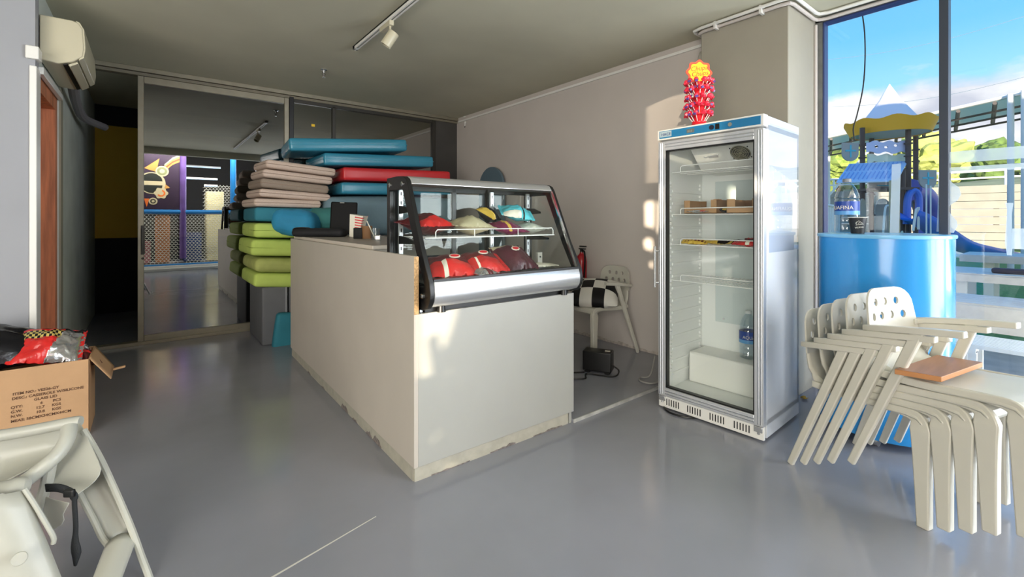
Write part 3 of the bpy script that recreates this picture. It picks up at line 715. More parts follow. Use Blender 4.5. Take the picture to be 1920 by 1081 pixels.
# ------------------------------------------------------------------ things on the worktop
ZT = 1.098
def ctp(px, py): return at_z(px, py, ZT)
pm = thing('till_monitor', 'black till monitor tilted back on the far end of the counter', 'monitor', (1.2, 4.2, ZT))
q0 = at_d(634, 437, 4.30); Mm = frame3(at_d(643, 438, 4.28), Vector((RT[0], RT[1], 0)) + Vector((.1, .25, -.02)), Vector((-.42 * RT[0] + .10, -.42 * RT[1] + .12, 1)))
sw, shh = .24, .315
MB().box(-sw/2, 0, -.03, sw/2, shh, .0).build('screen_housing', M_BLACK, pm, Mm, bevel=.012)
MB().box(-sw/2 + .015, .02, -.032, sw/2 - .015, shh - .02, -.0305).build('screen', mat('screen_glass', (10, 10, 12), .08), pm, Mm)
MB().lathe([(.08, 0), (.08, .012), (.03, .02), (.02, .08)], (q0.x - .0, q0.y + .03, ZT), 16).build('monitor_stand', M_BLACKP, pm)
MB().cbox(Mm @ Vector((-.02, shh - .012, .0)), Mm.to_3x3() @ Vector((.02, 0, 0)), Mm.to_3x3() @ Vector((0, .004, 0)), Mm.to_3x3() @ Vector((0, 0, .001))).build('camera_strip', M_STEEL, pm)
kb = thing('black_pouch', 'long black soft case lying in front of the till monitor', 'case', ctp(600, 444))
pk = ctp(604, 444); ka = Vector((RT[0], RT[1], 0)); ka = (ka * .9 + Vector((.05, -.25, 0))).normalized(); kc = Vector((-ka.y, ka.x, 0))
MB().rbox(pk + Vector((0, .06, .035)), ka * .235, kc * .07, Vector((0, 0, .033)), .03, bulge=.008).build('case_body', mat('black_cloth', (26, 26, 30), .7, bump_s=30, bump_a=.2), kb)
MB().rbox(pk - ka * .17 + Vector((0, .06, .055)), ka * .07, kc * .05, Vector((0, 0, .022)), .02, bulge=.008).build('flap', M_BLACKP, kb)
MB().cbox(pk - ka * .155 - kc * .012 + Vector((0, .0, .034)), ka * .022, kc * .003, Vector((0, 0, .009))).build('white_tag', M_PRINTW, kb)
pb = thing('popcorn_box', 'red and white striped popcorn box beside the till monitor', 'box', ctp(670, 443))
pc = ctp(672, 445) + Vector((.02, .12, 0)); Mp = frame(pc, (RT[0] + .25, RT[1] - .3))
Mp = Mp @ Matrix.Rotation(.16, 4, 'Y')
def frus(b, t, h, n=1): return [(-b, -b, 0), (b, -b, 0), (b, b, 0), (-b, b, 0), (-t, -t, h), (t, -t, h), (t, t, h), (-t, t, h)]
MB().add(frus(.04, .058, .19), box_faces(0)).build('box_shell', M_PRINTW, pb, Mp)
s_ = MB()
for k in range(8):
    z = .012 + k * .022; a = .04 + .018 * z / .19 + .001
    s_.add([(a, -a, z), (a, a, z + .02), (a, a, z + .031), (a, -a, z + .011)], [(0, 1, 2, 3)])
    s_.add([(-a + .045, -a, z), (a, -a, z), (a, -a, z + .011), (-a + .045, -a, z + .011)], [(0, 1, 2, 3)])
s_.build('red_stripe', M_RED, pb, Mp, smooth=0)
def wbox(name, label, px, py, w, d, h, m, cat='box', dy=0):
    c = ctp(px, py) + Vector((0, dy, 0)); t = tag(MB().rbox(c + Vector((0, 0, h/2)), Vector((RT[0], RT[1], 0)) * w/2, Vector((FW[0], FW[1], 0)) * d/2, Vector((0, 0, h/2)), .004).build(name, m), label, cat); return t
wbox('black_box', 'small black box in front of the striped popcorn box', 673, 447, .07, .06, .085, M_BLACK)
cu = thing('brown_cup', 'brown paper cup between the black box and the clear tumbler', 'cup', ctp(688, 447)); c_ = ctp(688, 447)
MB().lathe([(.036, 0), (.042, .1), (.039, .1), (.034, .006)], c_, 20).build('cup_wall', mat('brown_paper', (128, 92, 60), .7), cu)
tu = thing('clear_tumbler', 'clear plastic tumbler with a straw beside the display case', 'cup', ctp(703, 449)); c_ = ctp(703, 449)
MB().lathe([(.03, 0), (.038, .085), (.036, .085), (.028, .006)], c_, 18).build('cup_wall', G_CUP, tu)
MB().tube([c_ + Vector((0, 0, .01)), c_ + Vector((-.05, .03, .14))], .004, 6).build('straw', M_PRINTW, tu)
tag(MB().rbox(ctp(712, 451) + Vector((0, .03, .02)), Vector((RT[0], RT[1], 0)) * .02, Vector((FW[0], FW[1], 0)) * .02, Vector((0, 0, .02)), .006).build('small_jar', M_STEEL), 'small metal jar tucked against the display case', 'jar')

# upright white timber behind the right end of the case
tp = MC @ Vector((1.065, .33, 0))
t = thing('slotted_post', 'white painted timber post behind the right end of the display case', 'post', tp)
MB().box(-.02, -.012, .02, .02, .012, 1.03).build('post_body', M_COUNTER, t, Matrix.Translation(tp), bevel=.002)
MB().lathe([(.006, 0), (.006, .003)], tp + Vector((0, -.012, 1.0)), 8, (0, -1, 0)).build('screw', M_ALU_DARK, t)
# ------------------------------------------------------------------ display fridge (local: x along its front, y depth, z up)
FA = Vector((2.649, 1.767, 0)); MF = frame(FA, (.0366, -.9993)); FWD, FD, FH = .655, .57, 1.838
fg = thing('display_fridge', 'tall white glass door display fridge with a blue control strip', 'fridge', MF @ Vector((FWD/2, FD/2, 0)))
b = MB(); t_ = .035; y0 = .052
b.box(0, y0, .014, t_, FD, 1.79); b.box(FWD - t_, y0, .014, FWD, FD, 1.79); b.box(0, y0, 1.755, FWD, FD, FH); b.box(0, y0, .085, FWD, FD, .12); b.box(0, FD - t_, .09, FWD, FD, 1.79)
b.build('cabinet', M_FRIDGESIDE, fg, MF, bevel=.003)
ln = MB(); e = .0006
ln.box(t_, y0 + .012, .12, t_ + e, FD - t_, 1.755); ln.box(FWD - t_ - e, y0 + .012, .12, FWD - t_, FD - t_, 1.755); ln.box(t_, FD - t_ - e, .12, FWD - t_, FD - t_, 1.755); ln.box(t_, y0 + .012, .12, FWD - t_, FD - t_, .1206); ln.box(t_, y0 + .012, 1.7544, FWD - t_, FD - t_, 1.755)
ln.build('liner', M_LINER, fg, MF)
MB().box(t_ + .1, FD - t_ - .004, .52, FWD - t_, FD - t_ - e, 1.52).build('back_plate', mat('back_plate', (206, 216, 216), .35), fg, MF, bevel=.001)
MB().lathe([(.007, 0), (.006, .004)], (t_ + .16, FD - t_ - .004, .545), 10, (0, -1, 0)).build('screw', M_CHROME, fg, MF)
rb = MB()
for k in range(16):
    z = .2 + k * .082
    for u0 in (t_, FWD - t_ - .008): rb.box(u0, y0 + .06, z, u0 + .008, FD - t_ - .02, z + .018)
rb.build('side_ribs', M_LINER, fg, MF, bevel=.003)
pg = MB()
for k in range(16):
    z = .2 + k * .082
    for zz in (z + .03, z + .055):
        for yy in (y0 + .035, FD - t_ - .05):
            pg.box(t_, yy, zz, t_ + .012, yy + .016, zz + .018); pg.box(FWD - t_ - .012, yy, zz, FWD - t_, yy + .016, zz + .018)
stuff(pg.build('shelf_pegs', M_WIRE, fg, MF))
# evaporator housing with the fan
MB().prism([(.13, 1.755), (.33, 1.575), (FD - t_, 1.56), (FD - t_, 1.755)], 'x', t_ + .1, FWD - t_ - .01).build('evaporator_cover', M_WHITE, fg, MF, bevel=.004)
nrm = Vector((0, -.18, -.20)).normalized(); fc = Vector((.44, .225, 1.6695)); fx = Vector((1, 0, 0)); fy = nrm.cross(fx)
MfF = MF @ frame3(fc + nrm * .002, fx, Vector((0, -.20, .18)))
g_ = MB(); g_.lathe([(.055, -.001), (.055, .002)], (0, 0, 0), 24); fan = g_.build('fan', mat('fan_dark', (52, 48, 40), .6), fg, MfF)
g_ = MB()
for r in (.058, .045, .033, .021): g_.tube([(r*math.cos(2*PI*k/24), r*math.sin(2*PI*k/24), .006) for k in range(24)], .0032, 5, True)
for k in range(3):
    a = k * PI / 3; g_.tube([(.058*math.cos(a), .058*math.sin(a), .006), (-.058*math.cos(a), -.058*math.sin(a), .006)], .002, 5)
g_.lathe([(.011, .0), (.011, .009)], (0, 0, 0), 12)
g_.build('fan_grille', mat('grille_beige', (140, 134, 108), .4), fan, MfF)
g_ = MB()
for k in range(4):
    a = PI/4 + k * PI/2; g_.lathe([(.004, 0), (.004, .004)], (.075*math.cos(a), .06*math.sin(a), 0), 8)
g_.build('screws', M_BLACKP, fg, MfF)
MB().box(-.20, -.012, 0, -.14, .006, .008).tube([(-.2, .0, .004), (-.225, -.004, .008), (-.235, 0, .004)], .003, 5).build('thermostat', M_ALU, fg, MfF)
MB().box(.09, -.095, 0, .15, -.075, .003).build('yellow_sticker', M_YEL, fg, MfF)
# compressor step in the bottom
MB().box(t_ + .02, .30, .12, FWD - t_, FD - t_, .33).build('compressor_step', M_WHITE, fg, MF, bevel=.012)
# wire shelves
for zs, nm in ((1.566, 'A'), (1.285, 'B'), (1.085, 'C'), (.845, 'D')):
    s_ = MB(); ya, yb = y0 + .05, FD - t_ - .03
    if nm == 'A': yb = .30
    for k in range(24): s_.tube([(t_ + .02 + k * .0245, ya, zs), (t_ + .02 + k * .0245, yb, zs)], .0018, 5)
    for yy in (ya, (ya + yb)/2, yb): s_.tube([(t_ + .012, yy, zs - .003), (FWD - t_ - .012, yy, zs - .003)], .0032, 6)
    sh = s_.build('wire_shelf', M_WIRE, fg, MF)
    x0r = t_ + .07
    MB().tube([(x0r, ya, zs), (x0r, ya, zs + .028), (x0r + .01, ya, zs + .038), (FWD - t_ - .03, ya, zs + .038), (FWD - t_ - .02, ya, zs + .028), (FWD - t_ - .02, ya, zs)], .0034, 6).build('guard_rail', M_WIRE, sh, MF)
# control strip
MB().box(-.004, .0, 1.772, FWD + .004, .06, FH + .002).build('control_housing', M_WHITE, fg, MF, bevel=.004)
cpn = MB().box(.012, -.003, 1.782, FWD - .012, .001, FH - .008).build('control_strip', M_PANEL, fg, MF, bevel=.001)
def strip(name, x0, z0, x1, z1, m, d=.0015): return MB().box(x0, -.003 - d, z0, x1, -.0029, z1).build(name, m, cpn, MF)
strip('brand_plate', .018, 1.79, .10, 1.826, mat('plate_silver', (176, 196, 204), .3))
text('brand_lettering', 'HACE', .026, MF @ frame3((.028, -.0048, 1.798), (1, 0, 0), (0, 0, 1)), mat('brand_blue', (24, 40, 120), .5), cpn)
strip('temperature_display', .205, 1.793, .255, 1.818, mat('display_grey', (104, 112, 112), .3))
text('display_digits', '00.0', .018, MF @ frame3((.21, -.005, 1.798), (1, 0, 0), (0, 0, 1)), mat('digit_grey', (150, 150, 140), .5), cpn)
MB().lathe([(.015, 0), (.014, .006)], (.365, -.003, 1.806), 18, (0, -1, 0)).build('knob', mat('knob_dark', (24, 32, 52), .4), cpn, MF)
strip('rocker_switch', .388, 1.79, .412, 1.822, M_BLACKP, .004)
MB().lathe([(.013, 0), (.012, .004)], (.475, -.003, 1.806), 16, (0, -1, 0)).build('lock', M_CHROME, cpn, MF)
# glass door
dz0, dz1, sw = .088, 1.762, .05
dd = MB()
for x0, x1, z0, z1 in ((0, sw, dz0, dz1), (FWD - sw, FWD, dz0, dz1)):
    dd.box(x0, .004, z0, x1, .05, z1)
d_ = dd.build('door_frame', M_ALU, fg, MF, bevel=.003)
MB().box(sw, .004, dz1 - .06, FWD - sw, .05, dz1).build('door_rail', M_ALU, fg, MF, bevel=.003); MB().box(sw, .004, dz0, FWD - sw, .05, dz0 + .055).build('door_rail', M_ALU, fg, MF, bevel=.003)
gv = MB()
for x in (.014, .028, FWD - .028, FWD - .014): gv.box(x - .003, .0, dz0 + .01, x + .003, .0045, dz1 - .01)
for z in (dz1 - .02, dz1 - .038, dz0 + .018, dz0 + .036): gv.box(sw, .0, z - .003, FWD - sw, .0045, z + .003)
gv.build('frame_profile', mat('alu_ridge', (220, 222, 226), .2, metal=.9), d_, MF)
gk = MB(); q = .008
for z0, z1, x0, x1 in ((dz0 + .055, dz1 - .06, sw, sw + q), (dz0 + .055, dz1 - .06, FWD - sw - q, FWD - sw)): gk.box(x0, .012, z0, x1, .046, z1)
gk.box(sw, .012, dz1 - .06 - q, FWD - sw, .046, dz1 - .06); gk.box(sw, .012, dz0 + .055, FWD - sw, .046, dz0 + .055 + q)
gk.build('gasket', M_BLACKP, fg, MF)
MB().box(sw + .002, .024, dz0 + .057, FWD - sw - .002, .028, dz1 - .062).build('door_glass', G_FRIDGE, fg, MF, smooth=0)
hh = MB().tube([(-.012, -.02, .80), (-.012, -.02, 1.07)], .0075, 10).tube([(.006, .006, .83), (-.012, -.02, .83)], .005, 8).tube([(.006, .006, 1.04), (-.012, -.02, 1.04)], .005, 8)
hh.build('door_handle', M_STEEL, fg, MF)
# plinth with vent slots, hinges, feet
MB().box(.0, .012, .012, FWD, .03, .085).build('plinth', M_WHITE, fg, MF, bevel=.002)
vs = MB()
for g in range(4):
    for k in range(6): vs.box(.055 + g * .145 + k * .0165, .0105, .03, .055 + g * .145 + k * .0165 + .006, .0125, .072)
stuff(vs.build('vent_slots', M_BLACKP, fg, MF))
for x in (.005, FWD - .05): MB().box(x, .0, .055, x + .045, .03, .087).lathe([(.008, .0), (.008, .02)], (x + .022, .012, .04), 10).build('hinge', M_STEEL, fg, MF, bevel=.002)
for x, y in ((.05, .06), (FWD - .05, .06), (.05, FD - .06), (FWD - .05, FD - .06)): MB().lathe([(.02, 0), (.02, .006), (.008, .008), (.008, .02)], (x, y, 0), 12).build('foot', M_STEEL, fg, MF)
MB().box(FWD + .0005, .08, 1.06, FWD + .0012, FD - .01, 1.80).build('protective_film', glass('side_film', (.97, .98, 1), .12, .9, .015), fg, MF, smooth=0)
cbl = tag(MB().tube(smooth_path([MF @ Vector(p) for p in ((.04, .12, .03), (.03, .03, .012), (.1, -.03, .008), (.2, -.02, .008), (.26, .05, .008), (.2, .2, .01))], 6), .006, 8).build('power_cable', M_BLACKP), 'black power cable looping out under the fridge', 'cable')

# things inside the fridge
def fp(x, y, z): return MF @ Vector((x, y, z))
def tray(label, x0, x1, y0_, y1_, z, h, notch):
    t = thing('carton_tray', label, 'carton', fp((x0 + x1)/2, (y0_ + y1_)/2, z), 0, 'cartons on the second fridge shelf'); w = .004
    zl = h * .42
    prof = [(x0, z), (x1, z), (x1, z + h), (x1 - notch, z + h), (x1 - notch, z + zl), (x0 + notch, z + zl), (x0 + notch, z + h), (x0, z + h)]
    MB().prism(prof, 'y', y0_, y0_ + w).build('front_wall', M_CARD, t, MF); MB().prism(prof, 'y', y1_ - w, y1_).build('back_wall', M_CARDD, t, MF)
    MB().box(x0, y0_, z, x0 + w, y1_, z + h).build('side_wall', M_CARD, t, MF); MB().box(x1 - w, y0_, z, x1, y1_, z + h).build('side_wall', M_CARDD, t, MF)
    MB().box(x0, y0_, z, x1, y1_, z + w).build('base', M_CARDD, t, MF)
zB = 1.289
tray('low cardboard tray at the left of the second fridge shelf', .115, .335, .13, .36, zB, .085, .04)
tray('low cardboard tray at the right of the second fridge shelf', .40, .60, .12, .38, zB, .085, .05)
tag(MB().rbox(fp(.305, .20, zB + .055), MF.to_3x3() @ Vector((.02, 0, 0)), MF.to_3x3() @ Vector((0, .02, 0)), Vector((0, 0, .035)), .004).build('snack_box', mat('orange_pack', (206, 136, 64), .4)), 'small orange box standing at the end of the left cardboard tray', 'box')
snack('snack_bar', 'silver snack packet lying before the left cardboard tray', .04, .12, .02, fp(.22, .105, zB + .012), -1.5, (0, 0), [M_SILVER, M_RED], lambda u, v: 1 if u > .7 else 0, 21, 'packets on the second fridge shelf', 'snack')
snack('snack_bar', 'dark snack packet between the two cardboard trays', .05, .14, .03, fp(.365, .2, zB + .018), -1.2, (0, .1), [M_DKBAG, M_GOLD], lambda u, v: 1 if .3 < u < .5 else 0, 22, 'packets on the second fridge shelf', 'snack')
zC = 1.089
snack('snack_bar', 'yellow chocolate bar at the left of the third fridge shelf', .05, .17, .03, fp(.19, .13, zC + .015), -1.53, (.5, 0), [M_GOLD, M_DKRED], lambda u, v: 1 if (v > .3 and v < .7 and int(u * 14) % 2) else 0, 23, 'bars on the third fridge shelf', 'snack')
snack('snack_bar', 'yellow chocolate bar beside the leftmost one on the third fridge shelf', .05, .16, .03, fp(.31, .20, zC + .015), -1.6, (.3, 0), [M_GOLD, M_BLACK], lambda u, v: 1 if u > .55 else 0, 24, 'bars on the third fridge shelf', 'snack')
snack('snack_bar', 'black chocolate bar in the middle of the third fridge shelf', .05, .17, .035, fp(.42, .24, zC + .018), -1.45, (.2, 0), [M_DKBAG, M_PRINTW], lambda u, v: 1 if u < .15 else 0, 25, 'bars on the third fridge shelf', 'snack')
snack('snack_bar', 'red chocolate bar at the front right of the third fridge shelf', .05, .18, .035, fp(.53, .13, zC + .017), -1.5, (.3, 0), [M_REDFOIL, M_PRINTW], lambda u, v: 1 if .4 < u < .55 else 0, 26, 'bars on the third fridge shelf', 'snack')
snack('snack_bar', 'dark red bar leaning behind the red one on the third fridge shelf', .06, .17, .04, fp(.55, .25, zC + .03), -1.2, (.5, 0), [M_DKRED, M_RED], lambda u, v: 1 if v > .6 else 0, 27, 'bars on the third fridge shelf', 'snack')

M_LABEL = mat('bottle_label', (28, 66, 150), .35); M_LABELP = mat('bottle_label_light', (96, 160, 216), .35)
def bottle(label, c, r, h, cap, rot):
    t = thing('water_bottle', label, 'bottle', c); k = h
    prof = [(r * .8, 0), (r * .97, .02 * k), (r, .05 * k), (r, .16 * k), (r * .955, .175 * k), (r, .19 * k), (r, .26 * k), (r * .955, .275 * k), (r, .29 * k), (r * .99, .56 * k), (r, .60 * k), (r * .94, .62 * k), (r, .64 * k), (r * .97, .69 * k), (r * .78, .80 * k), (r * .5, .89 * k), (r * .33, .925 * k), (r * .31, .94 * k)]
    MB().lathe(prof, c, 28).build('bottle_wall', G_BOTTLE, t)
    MB().lathe([(r * .36, .935 * k), (r * .36, .995 * k), (r * .33, 1.0 * k)], c, 20).build('cap', cap, t)
    lb = MB()
    for z0, z1, m in ((.40, .575, 0), (.33, .40, 1)):
        lb.add([(c[0] + (r + .0012) * math.cos(2*PI*i/28), c[1] + (r + .0012) * math.sin(2*PI*i/28), c[2] + z * k) for z in (z0, z1) for i in range(28)], [(i, (i+1) % 28, 28 + (i+1) % 28, 28 + i) for i in range(28)], m)
    lo = lb.build('bottle_label', [M_LABEL, M_LABELP], t)
    Mt = Matrix.Translation((c[0], c[1], c[2] + .43 * k)) @ Matrix.Rotation(rot, 4, 'Z') @ Matrix.Rotation(PI/2, 4, 'X')
    text('lettering', 'AQUAFINA', r * .50, Mt, M_PRINTW, lo, depth=.0004, align='CENTER', cyl=r + .002)
    return t
face = math.atan2(-FW[1], -FW[0]) + PI/2
bottle('clear water bottle standing on the white step inside the fridge', fp(.395, .45, .331), .055, .315, mat('cap_clear', (220, 224, 226), .3), face + .1)

# ------------------------------------------------------------------ lollipop display on the fridge
LC = fp(.213, .14, FH + .002)
ls = thing('lollipop_stand', 'red tiered lollipop stand topped by a yellow flower sign', 'display stand', LC)
MB().lathe([(.075, 0), (.075, .006), (.05, .022), (.04, .04), (.034, .06), (.03, .30)], LC, 20).build('column', M_REDP, ls)
tiers = [.056, .109, .162, .215, .266]
for z in tiers: MB().lathe([(.03, -.012), (.044, .0), (.044, .006), (.03, .008)], LC + Vector((0, 0, z - .02)), 20).build('tier', M_REDP, ls)
Ms = frame3(LC + Vector((0, 0, .365)), (RT[0], RT[1], 0), (0, 0, 1))
def flower(r, n=8):
    pts = []
    for i in range(96):
        a = 2*PI*i/96; pts.append(((r * (1 + .085 * math.cos(a * 8 + .4))) * math.cos(a) * 1.04, (r * (1 + .085 * math.cos(a * 8 + .4))) * math.sin(a)))
    return pts
sg = plate('flower_sign', flower(.077), [], .004, mat('sign_red', (226, 84, 54), .5), ls, Ms @ Matrix.Translation((0, 0, -.004)))
plate('sign_yellow', flower(.062), [], .0012, M_YEL, sg, Ms @ Matrix.Translation((0, 0, .0004)))
text('lettering', 'Chupa\nChups', .043, Ms @ Matrix.Translation((0, .012, .002)) @ Matrix.Rotation(.12, 4, 'Z'), mat('sign_letter', (214, 70, 34), .5), sg, align='CENTER', shear=.3, space=.8)
M_POP = mat('wrapper_red', (226, 44, 72), .25, noise_s=60, noise_a=.25); M_POPB = mat('wrapper_blue', (92, 74, 150), .3)
def pop_mesh(blue):
    m = MB()
    m.tube([(0, 0, 0), (0, 0, .058)], .0022, 6, mi=1)
    m.lathe([(.003, .052), (.010, .056), (.0145, .066), (.0145, .072), (.010, .082), (.002, .086)], (0, 0, 0), 10, mi=0)
    for a in (0, PI): m.cbox((.016 * math.cos(a), 0, .069), (.005, 0, 0), (0, .009, 0), (0, 0, .006), mi=2 if blue else 0)
    return m
pop0 = None; PL = 'red wrapped lollipop on a white stick in the tiered stand'
protos = []
for k in range(2):
    o = pop_mesh(k).build('lollipop', [M_POP, M_WIRE, M_POPB]); protos.append(o)
first = [True, True]; nrand = random.Random(3)
for ti, z in enumerate(tiers):
    for k in range(11):
        a = 2*PI*(k + .5 * (ti % 2)) / 11 + nrand.uniform(-.06, .06); kind = 1 if nrand.random() < .35 else 0
        if first[kind]: o = protos[kind]; first[kind] = False
        else: o = protos[kind].copy(); COL.objects.link(o)
        tilt = .62 + nrand.uniform(-.1, .1)
        o.matrix_world = Matrix.Translation(LC + Vector((.036*math.cos(a), .036*math.sin(a), z - .018))) @ Matrix.Rotation(a, 4, 'Z') @ Matrix.Rotation(tilt, 4, 'Y') @ Matrix.Rotation(nrand.uniform(0, 6), 4, 'Z')
        tag(o, ('red and blue' if kind else 'all red') + ' wrapped lollipop in the ' + ['lowest', 'second lowest', 'middle', 'second highest', 'topmost'][ti] + ' tier of the stand', 'lollipop', 'lollipops in the tiered stand')
# ------------------------------------------------------------------ stacks of cushions in front of the glass
def cushion(label, pl, yl, pr, yr, th, depth, m, r=.03, bulge=.008, group='cushions stacked by the glass partition', seam=None, name='seat_cushion', side=None, sag=None, drop=0.0):
    """front top edge given by two sightlines pl, pr and their y; the block hangs below it and runs back by depth"""
    a = at_y(pl[0], pl[1], yl); b = at_y(pr[0], pr[1], yr)
    ax = (b - a) / 2; up = Vector((0, 0, 1)); back = Vector((-ax.y, ax.x, 0)).normalized()
    nz = ax.cross(back).normalized(); nz = nz if nz.z > 0 else -nz
    c = (a + b) / 2 - nz * th / 2 + back * depth / 2 - Vector((0, 0, drop))
    t = thing(name, label, 'cushion', c - nz * th / 2, 0, group)
    MB().rbox(c, ax, back * depth / 2, nz * th / 2, r, bulge=bulge, sag=sag).build('cover', m, t, smooth=60, weld=True)
    if seam:
        ux = ax.normalized(); L = ax.length; e = .0015
        loop = [c - ux*(L - r*.3) - back*(depth/2 + e), c + ux*(L - r*.3) - back*(depth/2 + e), c + ux*(L + e) - back*(depth/2 - r*.3), c + ux*(L + e) + back*(depth/2 - r), c - ux*(L + e) + back*(depth/2 - r), c - ux*(L + e) - back*(depth/2 - r*.3)]
        MB().tube(loop, .0035, 6, True).build('seam', seam, t)
    return t
M_SEAM_T = mat('teal_seam_highlight', (70, 165, 195), .25); M_SEAM_B = mat('beige_seam', (150, 130, 116), .9); M_SEAM_L = mat('lime_seam', (150, 172, 76), .9)  # teal seam lighter than its vinyl: the highlight is in the colour
Y5 = 5.0
# left stack, bottom to top
gq = thing('foam_block', 'grey upright foam block under the lime cushions, nearest the glass', 'cushion', (.9, 5.5, 0), 0, 'grey foam blocks')
MB().rbox((.985, 5.40, .29), (.115, 0, 0), (0, .36, 0), (0, 0, .29), .02).build('cover', M_GREYFOAM, gq, smooth=60, weld=True)
MB().box(1.075, 5.034, .01, 1.095, 5.04, .58).build('piping', mat('grey_piping', (140, 142, 146), .7), gq)
gq = thing('foam_block', 'grey upright foam block under the lime cushions, beside the counter', 'cushion', (1.2, 5.4, 0), 0, 'grey foam blocks')
MB().rbox((1.23, 5.42, .29), (.115, 0, 0), (0, .36, 0), (0, 0, .29), .02).build('cover', M_GREYFOAM, gq, smooth=60, weld=True)
cushion('teal cushion standing low between the grey blocks and the counter', (521, 588), 4.93, (575, 588), 4.93, .40, .10, M_TEALD, .03)
cushion('lowest lime green cushion, resting on the grey foam blocks', (478, 512), Y5, (590, 514), Y5, .135, .78, M_LIME, .035, .01)
cushion('stained lime green cushion, second from the bottom', (480, 484), Y5 - .02, (590, 486), Y5 - .02, .135, .78, M_LIMED, .05, .016)
cushion('lime green cushion with a seam, third from the bottom', (472, 449), Y5 - .02, (592, 452), Y5 - .02, .155, .8, M_LIME, .035, .01, seam=M_SEAM_L)
cushion('topmost lime green cushion, under the blue pillow', (477, 418), Y5, (592, 420), Y5, .14, .75, M_LIME, .035, .01, seam=M_SEAM_L)
cushion('teal cushion between the lime and the beige ones', (478, 388), Y5, (612, 392), Y5, .135, .7, M_TEALD, .03, .01)
BG = 'thin cloth cushions of the left stack'
cushion('lowest beige cushion of the left stack', (477, 371), Y5 - .02, (603, 376), Y5 + .02, .078, .55, M_BEIGE, .03, .006, BG, seam=M_SEAM_B)
cushion('beige cushion right under the dark grey one', (487, 352.5), Y5, (621, 364), Y5 + .05, .078, .55, M_BEIGE, .03, .006, BG, seam=M_SEAM_B)
cushion('dark grey cushion in the middle of the beige ones', (490, 333), Y5, (618, 348), Y5 + .05, .088, .52, M_BEIGEG, .03, .006, BG, seam=M_SEAM_B)
cushion('second beige cushion from the top of the left stack', (494, 315.5), Y5, (625, 332), Y5 + .05, .08, .5, M_BEIGE, .03, .006, BG, seam=M_SEAM_B)
cushion('topmost beige cushion of the left stack', (500, 297.5), Y5, (631, 316), Y5 + .05, .082, .5, M_BEIGE, .03, .006, BG, seam=M_SEAM_B)
# right stack
TG = 'vinyl mats of the right stack'
cushion('topmost teal vinyl mat, overhanging to the left', (541, 257.5), 5.08, (763, 261), 4.95, .135, .75, M_TEAL, .03, .006, TG, seam=M_SEAM_T, name='vinyl_mat')
cushion('second teal vinyl mat, above the red one', (607, 285.5), 5.05, (813, 293), 5.05, .132, .75, M_TEAL, .03, .006, TG, seam=M_SEAM_T, name='vinyl_mat')
cushion('red vinyl mat between two teal ones', (643, 312.5), 5.05, (845, 321), 5.0, .145, .75, M_RED, .03, .006, TG, name='vinyl_mat')
cushion('teal vinyl mat under the red one', (640, 341), 5.05, (850, 346), 5.05, .13, .75, M_TEAL, .03, .006, TG, name='vinyl_mat')
cushion('large slate blue soft cushion behind the till monitor', (612, 368), 4.98, (860, 372), 4.98, .42, .8, M_SLATE, .1, .03, TG)
cushion('dark blue foam block under the slate blue cushion', (650, 458), 5.05, (862, 458), 5.05, .40, .7, mat('navy_cover', (32, 44, 62), .8), .04, .01, TG, name='foam_block')
cushion('dark blue foam block on the floor under the right stack', (650, 527), 5.05, (862, 527), 5.05, .515, .7, bpy.data.materials['navy_cover'], .04, .01, TG, name='foam_block')
# pillows lying against the counter end
def pillow(label, c, ax, ay, az, m, seed):
    t = thing('pillow', label, 'pillow', Vector(c) - Vector(az)); 
    MB().rbox(c, ax, ay, az, .085, bulge=.02, sag=lambda x, y: .012 * noise.noise((x * 2 + seed, y * 2, 0))).build('cover', m, t, smooth=60, weld=True); return t
pc = at_d(556, 417, 4.62)
rr = Vector((RT[0], RT[1], 0)); ff = Vector((FW[0], FW[1], 0))
pillow('bright blue pillow drooping over the end of the counter', pc, rr * .205 + Vector((0, 0, -.02)), ff * .15, Vector((0, 0, .115)), M_BLUEC, 2)
pc = at_d(618, 409, 4.85)
pillow('dull teal pillow behind the black case on the counter', pc, rr * .24, ff * .15, Vector((0, 0, .095)), mat('dull_teal_cloth', (58, 122, 120), .8, noise_s=5, noise_a=.1), 5)
# round topped slate board leaning on the right wall
bt = thing('round_topped_board', 'slate blue board with a round top leaning on the right wall behind the case', 'board', (3.55, 4.6, .02))
yc = at_x(922, 330, 3.53).y; ztop = at_x(922, 313, 3.53).z; R_ = .27
pts = [(yc - R_, .02), (yc + R_, .02)] + [(yc + R_ * math.cos(a), ztop - R_ + R_ * math.sin(a)) for a in [PI * i / 18 for i in range(19)]]
MB().prism(pts, 'x', 3.51, 3.545).build('board_panel', M_DISC, bt, bevel=.004)
MB().box(3.545, yc - .15, .3, 3.60, yc + .15, .34).box(3.545, yc - .15, 1.3, 3.60, yc + .15, 1.34).build('batten', M_CHIP, bt)
# ------------------------------------------------------------------ cardboard box with crisp bags
bx0, bx1, by0, by1, bh = -.85, -.272, 3.60, 3.95, .44
cbx = thing('cardboard_box', 'open cardboard carton with brown print standing against the white wall', 'box', ((bx0 + bx1)/2, (by0 + by1)/2, 0))
w = .006
MB().box(bx0, by0, 0, bx1, by0 + w, bh).box(bx0, by1 - w, 0, bx1, by1, bh).box(bx0, by0, 0, bx0 + w, by1, bh).box(bx1 - w, by0, 0, bx1, by1, bh).box(bx0, by0, 0, bx1, by1, w).build('carton_walls', M_CARD, cbx, bevel=.002)
def flap(name, p, q, d, L, curl=.0):
    p = Vector(p); q = Vector(q); d = Vector(d)
    return MB().grid(lambda u, v: p.lerp(q, u) + d * (v * L) + Vector((0, 0, -curl * v * v)) + (q - p) * (.5 - u) * .10 * v, 6, 6).build(name, M_CARD, cbx, solid=.005)
